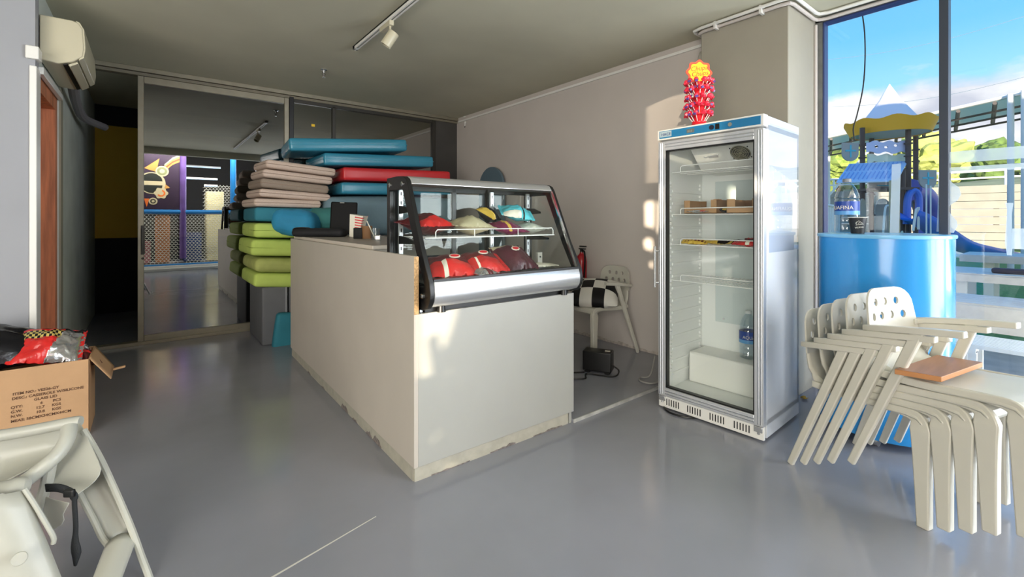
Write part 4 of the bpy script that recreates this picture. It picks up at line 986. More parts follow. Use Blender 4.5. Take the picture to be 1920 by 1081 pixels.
flap('flap', (bx1, by0 + .01, bh), (bx1, by1 - .01, bh), (.55, -.05, -.83), .17, .0)
flap('flap', (bx0, by1, bh), (bx1 - .04, by1, bh), (0, .15, .6), .05)
tb = MB().box(bx1 - .46, by0 - .0012, bh - .05, bx1 - .40, by0, bh).box(bx1 - .56, by0 - .0012, bh - .06, bx1 - .52, by0, bh)
tb.build('tape', mat('brown_tape', (172, 134, 98), .4), cbx)
tab = MB().rbox((bx1 + .125, by0 + .15, bh - .115), (.03, 0, .004), (0, .012, 0), (0, 0, .006), .004).build('loose_tape', M_CARD, cbx)
def bt_(name, s, x, z, sz, rot=.0): return text(name, s, sz, frame3((bx0 + x + .058, by0 - .002, z), (1, 0, .0), (0, 0, 1)) @ Matrix.Rotation(rot, 4, 'Z'), M_INK, cbx, bold=.0003)
for s, x, z in (('ITEM NO.: VES26-GY', .215, .300), ('DESC.: CASSEROLE W/SILICONE', .212, .276), ('GLASS LID', .295, .253), ('QTY:            6       PCS', .208, .229), ('G.W.         12.7     KGS', .208, .205), ('N.W.         10.8     KGS', .208, .181), ('MEAS: 58CMX34CMX44CM', .208, .155)):
    bt_('printed_line', s, x, z, .0200)
t = thing('snack_bag_large', 'large black crisp bag bulging out of the carton at the left', 'snack bag', (-.66, 3.75, .40), 0, 'crisp bags in the carton')
Mb = Matrix.Translation((-.72, 3.79, .535)) @ Matrix.Rotation(.12, 4, 'Z') @ Matrix.Rotation(.35, 4, 'X') @ Matrix.Rotation(.10, 4, 'Y')
bag_mesh(.34, .56, .26, 31, lambda u, v: 1 if .86 < u < .9 and v > .5 else 0, wr=.08).build('bag_film', [M_DKBAG, M_RED], t, Mb, smooth=50, weld=True)
t = thing('snack_bag_large', 'red crisp bag with a checkered band and a silver end in the carton', 'snack bag', (-.47, 3.72, .42), 0, 'crisp bags in the carton')
Mb = Matrix.Translation((-.455, 3.745, .515)) @ Matrix.Rotation(-.05, 4, 'Z') @ Matrix.Rotation(.62, 4, 'X') @ Matrix.Rotation(.22, 4, 'Y')
def check(u, v):
    if u > .70 - .22 * (1 - v): return 1 if v < .86 else 3
    if v > .93: return 3
    if .58 < v < .86: return 2 if (int(u * 26) + int((v - .58) / .07)) % 2 else 3
    return 0
bag_mesh(.25, .31, .15, 33, check, nu=52, nv=28, wr=.12).build('bag_film', [M_REDFOIL, M_SILVER, mat('check_gold', (196, 176, 96), .4), M_DKBAG], t, Mb, smooth=50, weld=True)
t = thing('snack_bag_large', 'small red and black bag in the right corner of the carton', 'snack bag', (-.33, 3.75, .38), 0, 'crisp bags in the carton')
Mb = Matrix.Translation((-.335, 3.77, .425)) @ Matrix.Rotation(.5, 4, 'Z') @ Matrix.Rotation(.5, 4, 'X')
bag_mesh(.20, .16, .10, 35, lambda u, v: 1 if v > .7 else (2 if .4 < v < .5 else 0), wr=.2).build('bag_film', [M_DKRED, M_SILVER, M_REDFOIL], t, Mb, smooth=50, weld=True)

# ------------------------------------------------------------------ white plastic high chair in the foreground
hc = thing('high_chair', 'white plastic high chair with a black strap in the near left corner', 'high chair', (-.25, 1.75, 0))
def hp(px, py, d): return at_d(px, py, d)
# folded seat shell: far rim, inner hollow, side wing
rim = MB().tube(smooth_path([hp(-60, 822, 1.62), hp(0, 816, 1.66), hp(70, 804, 1.71), hp(130, 792, 1.75), hp(152, 789, 1.76)], 4), [.021]*16 + [.018], 12)
rim.build('seat_rim', M_HIGH, hc)
def pan(u, v):
    top = hp(-60 + 200 * u, 822 - 26 * u - 4, 1.64 + .12 * u); bot = hp(-70 + 130 * u, 945 - 70 * u, 1.50 + .10 * u)
    p = top.lerp(bot, v); return p + Vector((FW[0], FW[1], 0)) * (.10 * math.sin(PI * v)) + Vector((0, 0, -.05 * math.sin(PI * v)))
MB().grid(pan, 10, 8).build('seat_pan', M_HIGH, hc, solid=.006)
out = [(150, 792), (159, 806), (168, 826), (178, 848), (186, 866), (190, 878), (187, 890), (178, 902), (164, 914), (152, 922), (143, 929), (128, 920), (110, 912), (92, 906), (84, 902), (94, 880), (104, 858), (116, 836), (126, 816), (136, 796)]
def wing(px, py, k): return hp(px, py, 1.72 - .0011 * (py - 790) + k)
n = len(out); wv = [wing(x, y, -.006) for x, y in out] + [wing(x, y, .006) for x, y in out]
MB().add(wv, [list(range(n)), list(range(n, 2*n))[::-1]] + [(i, (i+1) % n, n + (i+1) % n, n + i) for i in range(n)]).build('side_wing', M_HIGH, hc, bevel=.003)
MB().tube(smooth_path([hp(*a) for a in ((130, 800, 1.66), (126, 822, 1.63), (112, 846, 1.60), (92, 866, 1.57), (70, 884, 1.55), (40, 906, 1.52), (22, 914, 1.51))], 4), .0235, 12).build('arm_rail', M_HIGH, hc)
jn = MB().tube(smooth_path([hp(-40, 922, 1.46), hp(0, 920, 1.47), hp(30, 914, 1.48), hp(48, 912, 1.50)], 3), [.03] * 6 + [.032, .033, .030, .026], 14)
j_ = jn.build('rail_joint', M_HIGH, hc)
bd = (Vector((0, 0, EYE)) - hp(0, 934, 1.44)).normalized()
MB().lathe([(.014, 0), (.014, .003), (.011, .004)], hp(0, 934, 1.435), 18, bd).build('joint_cap', M_WHITE, j_)
MB().tube([hp(95, 866, 1.58), hp(88, 905, 1.58), hp(72, 956, 1.58)], [.019, .018, .016], 10).build('strut', M_HIGH, hc)
# front leg: a wide rounded slab
def slab(u, v):
    L = hp(-60 + 70 * v, 925 + 230 * v, 1.40); Rr = hp(48 + 96 * v, 918 + 240 * v, 1.46)
    p = L.lerp(Rr, u); q = abs(2*u - 1)
    return p - Vector((FW[0], FW[1], 0)) * .045 * (1 - q ** 3) + Vector((0, 0, .012 * (1 - q**3)))
fl_ = MB().grid(slab, 16, 8).build('front_leg', M_HIGH, hc, solid=.012)
MB().tube(smooth_path([hp(46, 916, 1.45), hp(66, 946, 1.455), hp(92, 990, 1.462), hp(101, 1008, 1.465), hp(100, 1018, 1.466)], 4), .007, 8).build('leg_edge', M_HIGH, hc)
MB().lathe([(.0, .002), (.017, .002), (.019, 0), (.019, -.01)], hp(36, 1047, 1.365), 20, (Vector((0, 0, EYE)) - hp(36, 1047, 1.365)).normalized()).build('oval_button', M_HIGH, fl_)
# scalloped seat edge under the strap
sc_ = [(86, 930), (104, 936), (122, 940), (131, 942), (124, 954), (119, 964), (121, 974), (116, 984), (104, 991), (98, 995), (90, 980), (80, 960)]
n = len(sc_); wv = [hp(x, y, 1.545) for x, y in sc_] + [hp(x, y, 1.56) for x, y in sc_]
MB().add(wv, [list(range(n)), list(range(n, 2*n))[::-1]] + [(i, (i+1) % n, n + (i+1) % n, n + i) for i in range(n)]).build('seat_edge', M_HIGH, hc, bevel=.003)
# rear leg: two rails, a hollow web and the foot rest
outer = [(157, 806), (186, 856), (208, 902), (232, 956), (250, 1000), (266, 1045), (281, 1085), (300, 1150)]
inner = [(146, 918), (160, 945), (176, 975), (190, 1005), (203, 1022)]
MB().tube(smooth_path([hp(x, y, 1.70 - .0004 * (y - 800)) for x, y in outer], 4), .011, 8).build('rear_leg', M_HIGH, hc)
MB().tube(smooth_path([hp(x, y, 1.66 - .0004 * (y - 900)) for x, y in inner], 4), .010, 8).build('rear_leg_inner', M_HIGH, hc)
def web(u, v):
    a = hp(156 + 92 * v - 8 * v * (1 - v), 900 + 100 * v, 1.71 - .04 * v) ; 
    o_ = hp(190 + 62 * v, 872 + 132 * v, 1.685 - .03 * v); i_ = hp(152 + 52 * v, 924 + 96 * v, 1.655 - .03 * v)
    return i_.lerp(o_, u) + Vector((FW[0], FW[1], 0)) * (.035 * math.sin(PI * u))
MB().grid(web, 8, 8).build('leg_web', M_HIGH, hc, solid=.005)
def frest(u, v):
    a = hp(203 + 52 * u, 1022 - 14 * u - 6 * math.sin(PI * u), 1.60 + .03 * u); b = hp(168 + 50 * u, 1110 - 4 * u, 1.44 + .03 * u)
    return a.lerp(b, v) + Vector((0, 0, .012 * math.sin(PI * u)))
MB().grid(frest, 8, 6).build('foot_rest', M_HIGH, hc, solid=.02)
# rear leg goes to the floor, other legs out of the picture
MB().tube([hp(300, 1150, 1.56), Vector((.03, 1.80, .015)) + Vector((0, 0, 0))], .012, 8).build('leg_tip', M_HIGH, hc)
for a, b_ in ((hp(10, 1160, 1.40), (-.53, 1.36, .01)), (hp(140, 1160, 1.46), (-.36, 1.28, .01))): MB().tube([a, b_], .02, 8).build('leg_tip', M_HIGH, hc)
# strap
st = MB(); pth = smooth_path([hp(*a) for a in ((86, 914, 1.535), (108, 914, 1.525), (126, 919, 1.52), (138, 928, 1.515), (140, 950, 1.515), (142, 985, 1.515), (141, 1015, 1.515), (143, 1035, 1.515), (141, 1060, 1.515))], 4)
n = len(pth)
def strap(u, v):
    i = min(n - 1, int(round(u * (n - 1)))); p = pth[i]; t = (pth[min(i+1, n-1)] - pth[max(i-1, 0)]).normalized()
    s_ = t.cross(Vector((FW[0], FW[1], 0))).normalized(); wd = .013 if u < .42 else (.0075 + .008 * max(0, min(1, (u - .68) / .14)) - .012 * max(0, (u - .88) / .12))
    return p + s_ * wd * (2*v - 1)
MB().grid(strap, n - 1, 2).build('strap', M_STRAP, hc, solid=.004)
MB().rbox(hp(130, 924, 1.508), rr * .017, ff * .006, Vector((0, 0, .013)), .004).build('buckle', M_BLACKP, hc)

# pale tape line on the floor
a = at_z(512, 1081); b_ = at_z(705, 968); e_ = (a - b_).normalized(); a2 = a + e_ * .6; s_ = Vector((-e_.y, e_.x, 0)) * .007
MB().add([b_ - s_*.3 + Vector((0,0,.0014)), b_ + s_*.3 + Vector((0,0,.0014)), a2 + s_ + Vector((0,0,.0014)), a2 - s_ + Vector((0,0,.0014)), b_ - s_*.3, b_ + s_*.3, a2 + s_, a2 - s_], [(0,1,2,3), (4,7,6,5), (0,4,5,1), (1,5,6,2), (2,6,7,3), (3,7,4,0)]).build('floor_tape', mat('pale_tape', (206, 204, 196), .6))
tag(bpy.data.objects['floor_tape'], 'pale tape line stuck diagonally on the grey floor', 'tape')
# ------------------------------------------------------------------ plastic armchair (local: faces +y, x to its right, feet on z = 0)
def make_chair(label, group=None):
    t = thing('plastic_armchair', label, 'chair', (0, 0, 0), 0, group)
    # seat: one curved sheet running up into the foot of the back
    prof = [(.262, .405), (.258, .435), (.24, .451), (.20, .455), (.12, .449), (.02, .440), (-.08, .437), (-.15, .443), (-.20, .462), (-.232, .495), (-.248, .535), (-.256, .572)]
    def seat(u, v):
        k = u * (len(prof) - 1); i = min(len(prof) - 2, int(k)); f = k - i
        y = prof[i][0] + (prof[i+1][0] - prof[i][0]) * f; z = prof[i][1] + (prof[i+1][1] - prof[i][1]) * f
        hw = .225 - .008 * u * 3 - (.04 * max(0, (u - .6) / .4)); a = 2*v - 1
        if u < .1: hw -= .02 * (1 - u / .1) ** 2
        lip = -.022 * max(0, (abs(a) - .86) / .14) ** 2 if u < .75 else 0
        dip = -.008 * (1 - a*a) if .15 < u < .7 else 0
        return (a * hw, y + .02 * (1 - a*a) * (-1 if u > .8 else 0) * (u - .8) / .2, z + lip + dip)
    MB().grid(seat, 33, 14).build('seat', M_CHAIR, t, solid=.009)
    # back plate with seven round holes, three over four
    W2, H2 = .185, .212
    outl = [(-W2 - .004, 0), (W2 + .004, 0)] + [(W2 - .012, H2 - .085 )] + arc(W2 - .10, H2 - .085, .088, 0, PI/2, 5)[1:] + arc(-W2 + .10, H2 - .085, .088, PI/2, PI, 5) 
    holes = [circ(x, .150, .0165, 14, .0185) for x in (-.078, .0, .078)] + [circ(x, .085, .0165, 14, .0185) for x in (-.112, -.037, .037, .112)]
    def bend(p):
        k = p.x / W2; back = -.256 - .105 * p.y + .028 * k * k - .02 * (1 - k*k) * max(0, 1 - p.y / .06) * 0 - .018
        return (p.x, back + p.z, .565 + p.y * .985)
    plate('backrest', outl, holes, .009, M_CHAIR, t, bend=bend, cuts=2)
    for s in (-1, 1):
        # arms
        m = MB(); pts = [(s*.172, -.258, .606), (s*.192, -.248, .612), (s*.205, -.22, .618), (s*.212, -.12, .634), (s*.210, .0, .650), (s*.203, .10, .660)]
        vs = []; 
        for i, p in enumerate(pts):
            p = Vector(p); q = Vector(pts[min(i+1, 5)]) - Vector(pts[max(i-1, 0)]); q.normalize(); side = q.cross(Vector((0, 0, 1))).normalized()
            for a, b in ((-.018, -.014), (.018, -.014), (.018, .013), (-.018, .013)): vs.append(p + side * a + Vector((0, 0, b)))
        fs = [(3, 2, 1, 0), (20, 21, 22, 23)] + [(4*i + j, 4*i + (j+1) % 4, 4*i + 4 + (j+1) % 4, 4*i + 4 + j) for i in range(5) for j in range(4)]
        m.add(vs, fs).build('arm', M_CHAIR, t, bevel=.004)
        m = MB(); taper(m, (s*.208, -.045, .640), (s*.262, -.275, 0), (0, 1, .3), .043, .028, .030, .022, n=6, bow=0)
        m.build('rear_leg', M_CHAIR, t, bevel=.005)
        # side rim of the seat that bends down into the tapering front leg
        pth = smooth_path([(s*.206, -.20, .428), (s*.207, -.08, .424), (s*.207, .06, .432), (s*.206, .17, .440), (s*.206, .228, .434), (s*.207, .251, .40), (s*.208, .255, .34), (s*.212, .260, .2), (s*.218, .268, 0)], 4)
        k = len(pth) - 1; vs = []
        for i, p in enumerate(pth):
            q = (pth[min(i+1, k)] - pth[max(i-1, 0)]).normalized(); X_ = Vector((1, 0, 0)); nn = q.cross(X_).normalized() * 1.0
            u = i / k; a = .007 if u < .5 else .007 + .012 * min(1, (u - .5) / .15); b = .016 + (.020 * max(0, min(1, (u - .35) / .3))) - .015 * max(0, (u - .66) / .34)
            vs += [p - X_*a - nn*b, p + X_*a - nn*b, p + X_*a + nn*b, p - X_*a + nn*b]
        fs = [(3, 2, 1, 0), (4*k, 4*k+1, 4*k+2, 4*k+3)] + [(4*i + j_, 4*i + (j_+1) % 4, 4*i + 4 + (j_+1) % 4, 4*i + 4 + j_) for i in range(k) for j_ in range(4)]
        MB().add(vs, fs).build('front_leg', M_CHAIR, t, bevel=.005, smooth=50)
    return t
CG = 'stack of white plastic armchairs'
LBL = ['lowest white plastic armchair of the stack, its rear foot nearest the fridge', 'second white plastic armchair up in the stack', 'middle white plastic armchair of the stack of five', 'fourth white plastic armchair up, right under the topmost one', 'topmost white plastic armchair of the stack, carrying a wooden board']
SF = Vector((-.276, -.961, 0)).normalized(); SU = Vector((.961, -.276, 0))
SROT = math.atan2(SF.y, SF.x) - PI/2
SC0 = Vector((2.745, .600, 0))
OFF = [(0, 0), (.0665, .036), (.133, .072), (.1995, .108), (.290, .148)]
chair0 = make_chair(LBL[0], CG)
chair_wall = dup(chair0, (3.27, 2.84, .02), math.atan2(.03, -1.0) - PI/2, 'white plastic armchair by the right wall holding a checkered cushion')
del chair_wall['group']
for i, (a, z) in enumerate(OFF):
    p = SC0 + SF * a + Vector((0, 0, z))
    if i == 0: chair0.location = p; chair0.rotation_euler = (0, 0, SROT)
    else: dup(chair0, p, SROT, LBL[i])
# wooden board on the topmost seat
zb = .455 + .148 + .004
c4 = [at_z(1677, 696, zb + .012), at_z(1765, 711, zb + .012), at_z(1843, 683, zb + .012), at_z(1757, 669, zb + .012)]
wb = thing('wooden_board', 'small rectangular wooden board lying on the topmost stacked chair', 'board', sum(c4, Vector()) / 4 - Vector((0, 0, .012)))
MB().add([v - Vector((0, 0, .011)) for v in c4] + [v + Vector((0, 0, .009)) for v in c4], box_faces(0)).build('board_edge', M_BOARDE, wb, bevel=.002)
ins = [c4[i].lerp(sum(c4, Vector())/4, .012) for i in range(4)]
MB().add([v + Vector((0, 0, .0088)) for v in ins] + [v + Vector((0, 0, .0105)) for v in ins], box_faces(0)).build('board_face', M_BOARD, wb)
# checkered cushion on the chair by the wall
ck = thing('checkered_cushion', 'black and white checkered cushion on the chair by the right wall', 'cushion', (3.22, 2.84, .47))
m = MB(); cc_ = Vector((3.20, 2.80, .575)); w2, h2 = .225, .225
A1 = Vector((.55, -.84, .0)).normalized(); A2 = Vector((.84, .55, .35)).normalized(); A3 = A1.cross(A2)
def cush(side):
    def f(u, v):
        a, b = 2*u - 1, 2*v - 1; e = (1 - abs(a) ** 2.4) * (1 - abs(b) ** 2.4)
        r = 1 - .07 * (1 - abs(a)) * abs(b) - .07 * (1 - abs(b)) * abs(a)
        return cc_ + A1 * (a * w2 * r) + A2 * (b * h2 * r) + A3 * (side * .10 * max(0, e) ** .55)
    return f
chk = lambda u, v: (int(u * 4) + int(v * 3)) % 2
m.grid(cush(1), 24, 24, chk).grid(cush(-1), 24, 24, chk)
m.build('cover', [M_BLACK, mat('white_cloth', (214, 212, 204), .85, bump_s=60, bump_a=.05)], ck, smooth=60, weld=True)
# black power box and cables behind the counter
pa = at_z(1092, 697, .02); pb_ = at_z(1146, 704, .02); ax = (pb_ - pa); L = ax.length; ax.normalize(); ay = Vector((-ax.y, ax.x, 0))
pw_ = thing('power_supply', 'black power supply box on the floor before the chair by the wall', 'power supply', (pa + pb_)/2)
ctr = (pa + pb_)/2 + ay * .06 + Vector((0, 0, .095))
MB().cbox(ctr, ax * L/2, ay * .06, Vector((0, 0, .078))).build('case', M_BLACKP, pw_, bevel=.008)
for k in (-1, 1): MB().cbox(ctr + ax * k * L * .35 + Vector((0, 0, -.085)), ax * .02, ay * .05, Vector((0, 0, .009))).build('foot', M_BLACK, pw_)
MB().cbox(ctr + ax * L * .33 + Vector((0, 0, .079)), ax * .02, ay * .012, Vector((0, 0, .0012))).build('label', M_PRINTW, pw_)
MB().tube(smooth_path([ctr + ax * L * .5 + Vector((0, 0, -.03)), ctr + ax * (L * .5 + .05) + Vector((0, 0, -.07)), pb_ - ay * .04 + ax * .02 + Vector((0, 0, .008)), pa - ay * .05 + ax * .05 + Vector((0, 0, .008)), pa - ay * .16 + ax * .06 + Vector((0, 0, .008)), pa - ay * .2 - ax * .06 + Vector((0, 0, .008)), pa - ay * .1 - ax * .1 + Vector((0, 0, .008)), pa + ax * .02 - ay * .02 + Vector((0, 0, .008))], 6), .006, 7).build('cable', M_BLACKP, pw_)
g0 = at_z(1224, 712, .02)
tag(MB().tube(smooth_path([g0 + Vector((.12, .06, .15)), g0 + Vector((.02, .04, .02)), g0 + Vector((-.05, .08, .008)), g0 + Vector((-.11, .03, .008)), g0 + Vector((-.09, -.05, .008)), g0 + Vector((.02, -.06, .008)), g0 + Vector((.15, -.02, .008))], 6), .006, 7).build('floor_cable', mat('grey_cable', (150, 148, 144), .6)), 'grey cable looped on the floor beside the fridge', 'cable')
# fire extinguisher
fx_ = at_x(1090, 520, 3.50); fb = Vector((3.50, fx_.y, .02))
fe = thing('fire_extinguisher', 'red fire extinguisher on a shelf bracket by the right wall', 'fire extinguisher', (3.50, fx_.y, .55))
Fc = Vector((3.51, at_x(1089, 520, 3.50).y, .54))
MB().lathe([(.05, 0), (.056, .015), (.056, .28), (.045, .33), (.02, .355), (.018, .37)], Fc, 20).build('cylinder', M_FIRE, fe)
MB().lathe([(.016, .37), (.016, .40)], Fc, 12).box(Fc.x - .012, Fc.y - .05, Fc.z + .40, Fc.x + .012, Fc.y + .03, Fc.z + .41).box(Fc.x - .012, Fc.y - .06, Fc.z + .425, Fc.x + .012, Fc.y + .02, Fc.z + .437).build('valve', M_BLACKP, fe)
MB().tube(smooth_path([Fc + Vector((-.01, -.02, .39)), Fc + Vector((-.03, -.07, .37)), Fc + Vector((-.03, -.075, .25)), Fc + Vector((-.03, -.06, .1))], 5), .009, 8).build('hose', M_BLACK, fe)
MB().box(Fc.x - .05, Fc.y - .05, Fc.z - .012, XR, Fc.y + .05, Fc.z).build('bracket', M_ALU_DARK, fe)

# ------------------------------------------------------------------ round blue bar counter
BC = Vector((3.385, .742, 0)); BR = .312
bc = thing('blue_bar_counter', 'round blue bar counter on castors between the fridge and the window', 'counter', BC)
MB().lathe([(BR, .055), (BR, 1.145)], BC, 64).build('drum', M_BLUE, bc)
MB().lathe([(BR + .006, 1.145), (BR + .008, 1.15), (BR + .008, 1.162), (BR + .004, 1.165)], BC, 64).build('top', M_BLUETOP, bc)
for k in range(4):
    a = PI/4 + k * PI/2 + .9; c = BC + Vector((.24*math.cos(a), .24*math.sin(a), .028))
    MB().lathe([(.028, -.012), (.028, .012)], c, 16, (math.sin(a), math.cos(a), 0)).box(c.x - .02, c.y - .02, .045, c.x + .02, c.y + .02, .057).build('castor', M_STEEL, bc)
bw = at_d(1588, 434, 2.93); bw.z = 1.1655
bottle('large clear water bottle with a blue label on the blue bar counter', bw, .066, .345, mat('cap_grey', (120, 124, 130), .4), face - 1.35)
cw = at_d(1608, 437, 2.74); cw.z = 1.1655
cu = thing('paper_cup', 'black paper cup with a white print on the blue bar counter', 'cup', cw)
r0, r1, hh_ = .033, .046, .096
MB().lathe([(r0, 0), (r1, hh_), (r1 - .002, hh_), (r0 - .002, .004)], cw, 28).build('cup_wall', mat('cup_black', (24, 24, 26), .5), cu)
MB().tube([(cw.x + r1*math.cos(2*PI*k/28), cw.y + r1*math.sin(2*PI*k/28), cw.z + hh_) for k in range(28)], .0022, 6, True).build('rim', M_PRINTW, cu)
Mc = Matrix.Translation(cw) @ Matrix.Rotation(face - .42, 4, 'Z') @ Matrix.Rotation(PI/2, 4, 'X')
def on_cup(x, y):
    r = r0 + (r1 - r0) * y / hh_ + .0009; a = x / .04; p = Vector((r * math.sin(a), y, r * math.cos(a))); return Mc @ p
pr = MB()
for line in ([(-.016, .052), (-.012, .068), (-.004, .076), (.004, .07), (.010, .062), (.022, .056), (.004, .054), (-.010, .053), (-.018, .049)], [(-.006, .058), (-.002, .068), (.004, .06)], [(-.02, .058), (-.016, .066), (-.012, .071)], [(.008, .06), (.013, .065), (.017, .058)]):
    pr.tube([on_cup(*p) for p in line], .0009, 5)
pr.build('logo_lines', M_PRINTW, cu)
text('lettering', 'WAVE', .016, Mc @ Matrix.Translation((0, .032, 0)) @ Matrix.Rotation(.18, 4, 'Z') @ Matrix.Translation((.001, 0, 0)), M_PRINTW, cu, depth=.0003, align='CENTER', cyl=.0385)
# dry leaf on the floor behind the fridge
lf = at_z(1508, 748); lm = MB().grid(lambda u, v: lf + Vector((.05 * (u - .5), .025 * (v - .5) * math.sin(PI * u) * 2, .006 + .012 * math.sin(3 * u + v * 2) ** 2)), 6, 3)
tag(lm.build('dry_leaf', mat('leaf_yellow', (176, 140, 50), .8), solid=.001), 'dry yellow leaf on the floor between the fridge and the blue counter', 'leaf')
# black cable hanging outside the window
pts = [at_x(px, py, XW + .12) for px, py in ((1616, 20), (1621, 60), (1622, 110), (1618, 165), (1607, 215), (1600, 240), (1602, 262))]
tag(MB().tube(smooth_path(pts, 6), .0045, 6).build('hanging_cable', M_BLACKP), 'thin black cable hanging down outside the window', 'cable')
# ------------------------------------------------------------------ outside the window
M_TURF = mat('turf', (84, 136, 58), .95, noise_s=30, noise_a=.25)
M_PLANK = mat('bench_grey', (212, 204, 194), .6, noise_s=12, noise_a=.06)
M_SLAT = mat('bench_white', (244, 240, 232), .5)
M_TPOST = mat('tower_brown', (62, 46, 46), .5)
M_LAV = mat('lavender_panel', (206, 208, 240), .5); M_MINT = mat('mint_panel', (218, 230, 210), .5)
M_CONE = mat('cone_lavender', (236, 230, 238), .5); M_BAND = mat('yellow_band', (255, 184, 40), .5)
M_AWN = mat('awning_blue', (188, 214, 244), .5); M_SHIELD = mat('shield_grey', (170, 166, 162), .6); M_CYAN = mat('cyan_cross', (60, 190, 214), .5)
M_SLIDE = mat('slide_blue', (30, 110, 216), .3); M_GREYP = mat('tower_grey', (170, 166, 158), .6)
M_CANOPY = bpy.data.materials.new('canopy_cloth'); M_CANOPY.use_nodes = True
_n = M_CANOPY.node_tree.nodes; _l = M_CANOPY.node_tree.links; _n.clear()
_d = _n.new('ShaderNodeBsdfDiffuse'); _d.inputs[0].default_value = (.72, .66, .56, 1); _t = _n.new('ShaderNodeBsdfTranslucent'); _t.inputs[0].default_value = (1.0, .84, .62, 1)
_x = _n.new('ShaderNodeMixShader'); _x.inputs[0].default_value = .85; _o = _n.new('ShaderNodeOutputMaterial')
_l.new(_d.outputs[0], _x.inputs[1]); _l.new(_t.outputs[0], _x.inputs[2]); _l.new(_x.outputs[0], _o.inputs[0]); M_STEELD = mat('canopy_frame', (74, 68, 70), .5)
M_WPOST = mat('white_post', (238, 238, 236), .5)
gnd = MB().grid(lambda u, v: (XW + .12 + u * 90, -70 + v * 140, -.03 if u < .5 else -.03), 20, 20)
struct(gnd.build('floor_outside_turf', M_TURF, smooth=0, solid=.01))
struct(MB().box(XW + .06, -6.4, -.12, XW + 2.6, 3.0, -.005).build('floor_terrace', mat('terrace', (180, 176, 168), .8, noise_s=6, noise_a=.1)))
pth = tag(MB().box(21.0, -14, -.03, 25.5, 6, .02).build('pale_path', mat('pale_concrete', (236, 226, 200), .9)), 'pale concrete strip beyond the green turf', 'path')
# slatted benches and tables by the glass
def bench(label, x0, x1, y0, y1, z, n, board=None):
    t = thing('slatted_bench', label, 'bench', ((x0+x1)/2, (y0+y1)/2, 0), 0, 'white benches outside the window')
    w = (x1 - x0) / n
    for k in range(n): MB().box(x0 + k*w, y0, z - .025, x0 + k*w + w*.55, y1, z).build('slat', M_SLAT, t)
    for y in (y0 + .15, (y0+y1)/2, y1 - .15):
        MB().box(x0, y - .02, z - .06, x1, y + .02, z - .025).build('crossbar', M_SLAT, t)
        for x in (x0 + .03, x1 - .08): MB().box(x, y - .02, 0, x + .05, y + .02, z - .05).build('leg', M_SLAT, t)
    return t
bench('white slatted bench right against the window glass', 4.12, 4.52, -1.6, .60, .45, 9)
def table(label, x0, x1, y0, y1, z, apron, n=5):
    t = thing('picnic_table', label, 'table', ((x0+x1)/2, (y0+y1)/2, 0), 0, 'grey picnic tables outside the window')
    w = (x1 - x0) / n
    for k in range(n): MB().box(x0 + k*w, y0, z - .03, x0 + k*w + w*.9, y1, z).build('plank', M_PLANK, t, bevel=.003)
    if apron: MB().box(x0 - .03, y0, z - .03 - apron, x0 - .005, y1, z - .015).build('apron', M_PLANK, t)
    for y in (y0 + .25, y1 - .25):
        for s in (0, 1):
            x = x0 + .08 if s == 0 else x1 - .14
            MB().box(x, y - .045, 0, x + .06, y + .045, z - .03).build('leg', M_SLAT, t)
        MB().box(x0 + .1, y - .03, z - .09, x1 - .1, y + .03, z - .03).build('crossbar', M_PLANK, t)
    return t
table('grey plank table outside, nearest the window, with a broad front board', 4.85, 5.45, -1.9, .9, .62, .17)
table('grey picnic table outside, second from the window', 6.1, 6.9, -2.4, 1.0, .74, .05)
table('grey picnic table outside, farthest from the window on the turf', 8.2, 9.0, -3.2, 1.0, .80, .06)
tag(MB().rbox((5.05, -.15, .635), (.10, .02, 0), (0, .3, 0), (0, 0, .014), .012).build('folded_cloth', mat('striped_cloth', (226, 222, 232), .8, noise_s=20, noise_a=.15, stretch=(1, 8, 1))), 'pale striped cloth folded on the nearest outside table', 'cloth')
tag(MB().rbox((6.3, .33, .765), (.05, .0, 0), (0, .22, 0), (0, 0, .025), .02).build('dark_roll', mat('navy_roll', (34, 32, 56), .6)), 'dark navy roll lying on the second outside table', 'roll')
# green hedge edging seen under the tables
# ------------------------------------------------------------------ castle play tower
def td(px, py, d): return at_d(px, py, d)
D0 = 11.5; TC = td(1668, 411, D0); TC.z = 0
tw = thing('play_tower', 'castle play tower with a pointed lavender cone roof and yellow scalloped rim', 'play tower', TC)
zc = td(1668, 234, D0).z; zr = td(1668, 157, D0).z
MB().lathe([(.66, zc - .05), (.60, zc + .06), (.22, zr - .42)], TC, 40).build('cone_roof', M_CONE, tw)
MB().lathe([(.222, zr - .43), (.12, zr - .22), (.0, zr)], TC, 32).build('cone_tip', mat('cone_sunlit_white', (245, 245, 242), .5), tw)  # whiter tip: sunlight on the apex put into the colour
rim = MB(); n = 72; R0, R1 = .80, .94; vs = []; zb0 = td(1668, 253, D0).z
for i in range(n):
    a = 2*PI*i/n; zt_ = zc + .07 + .035 * math.cos(a * 9)
    vs += [(TC.x + R0*math.cos(a), TC.y + R0*math.sin(a), zb0), (TC.x + R1*math.cos(a), TC.y + R1*math.sin(a), zt_), (TC.x + (R1-.02)*math.cos(a), TC.y + (R1-.02)*math.sin(a), zt_), (TC.x + (R0-.02)*math.cos(a), TC.y + (R0-.02)*math.sin(a), zb0)]
rim.add(vs, [(4*i + j, 4*((i+1) % n) + j, 4*((i+1) % n) + (j+1) % 4, 4*i + (j+1) % 4) for i in range(n) for j in range(4)])
rim.build('scalloped_rim', M_BAND, tw)
MB().lathe([(.80, zb0 + .02), (.80, zb0 + .04), (.4, zc + .02)], TC, 40).build('roof_underside', mat('under_lavender', (214, 210, 236), .6), tw)
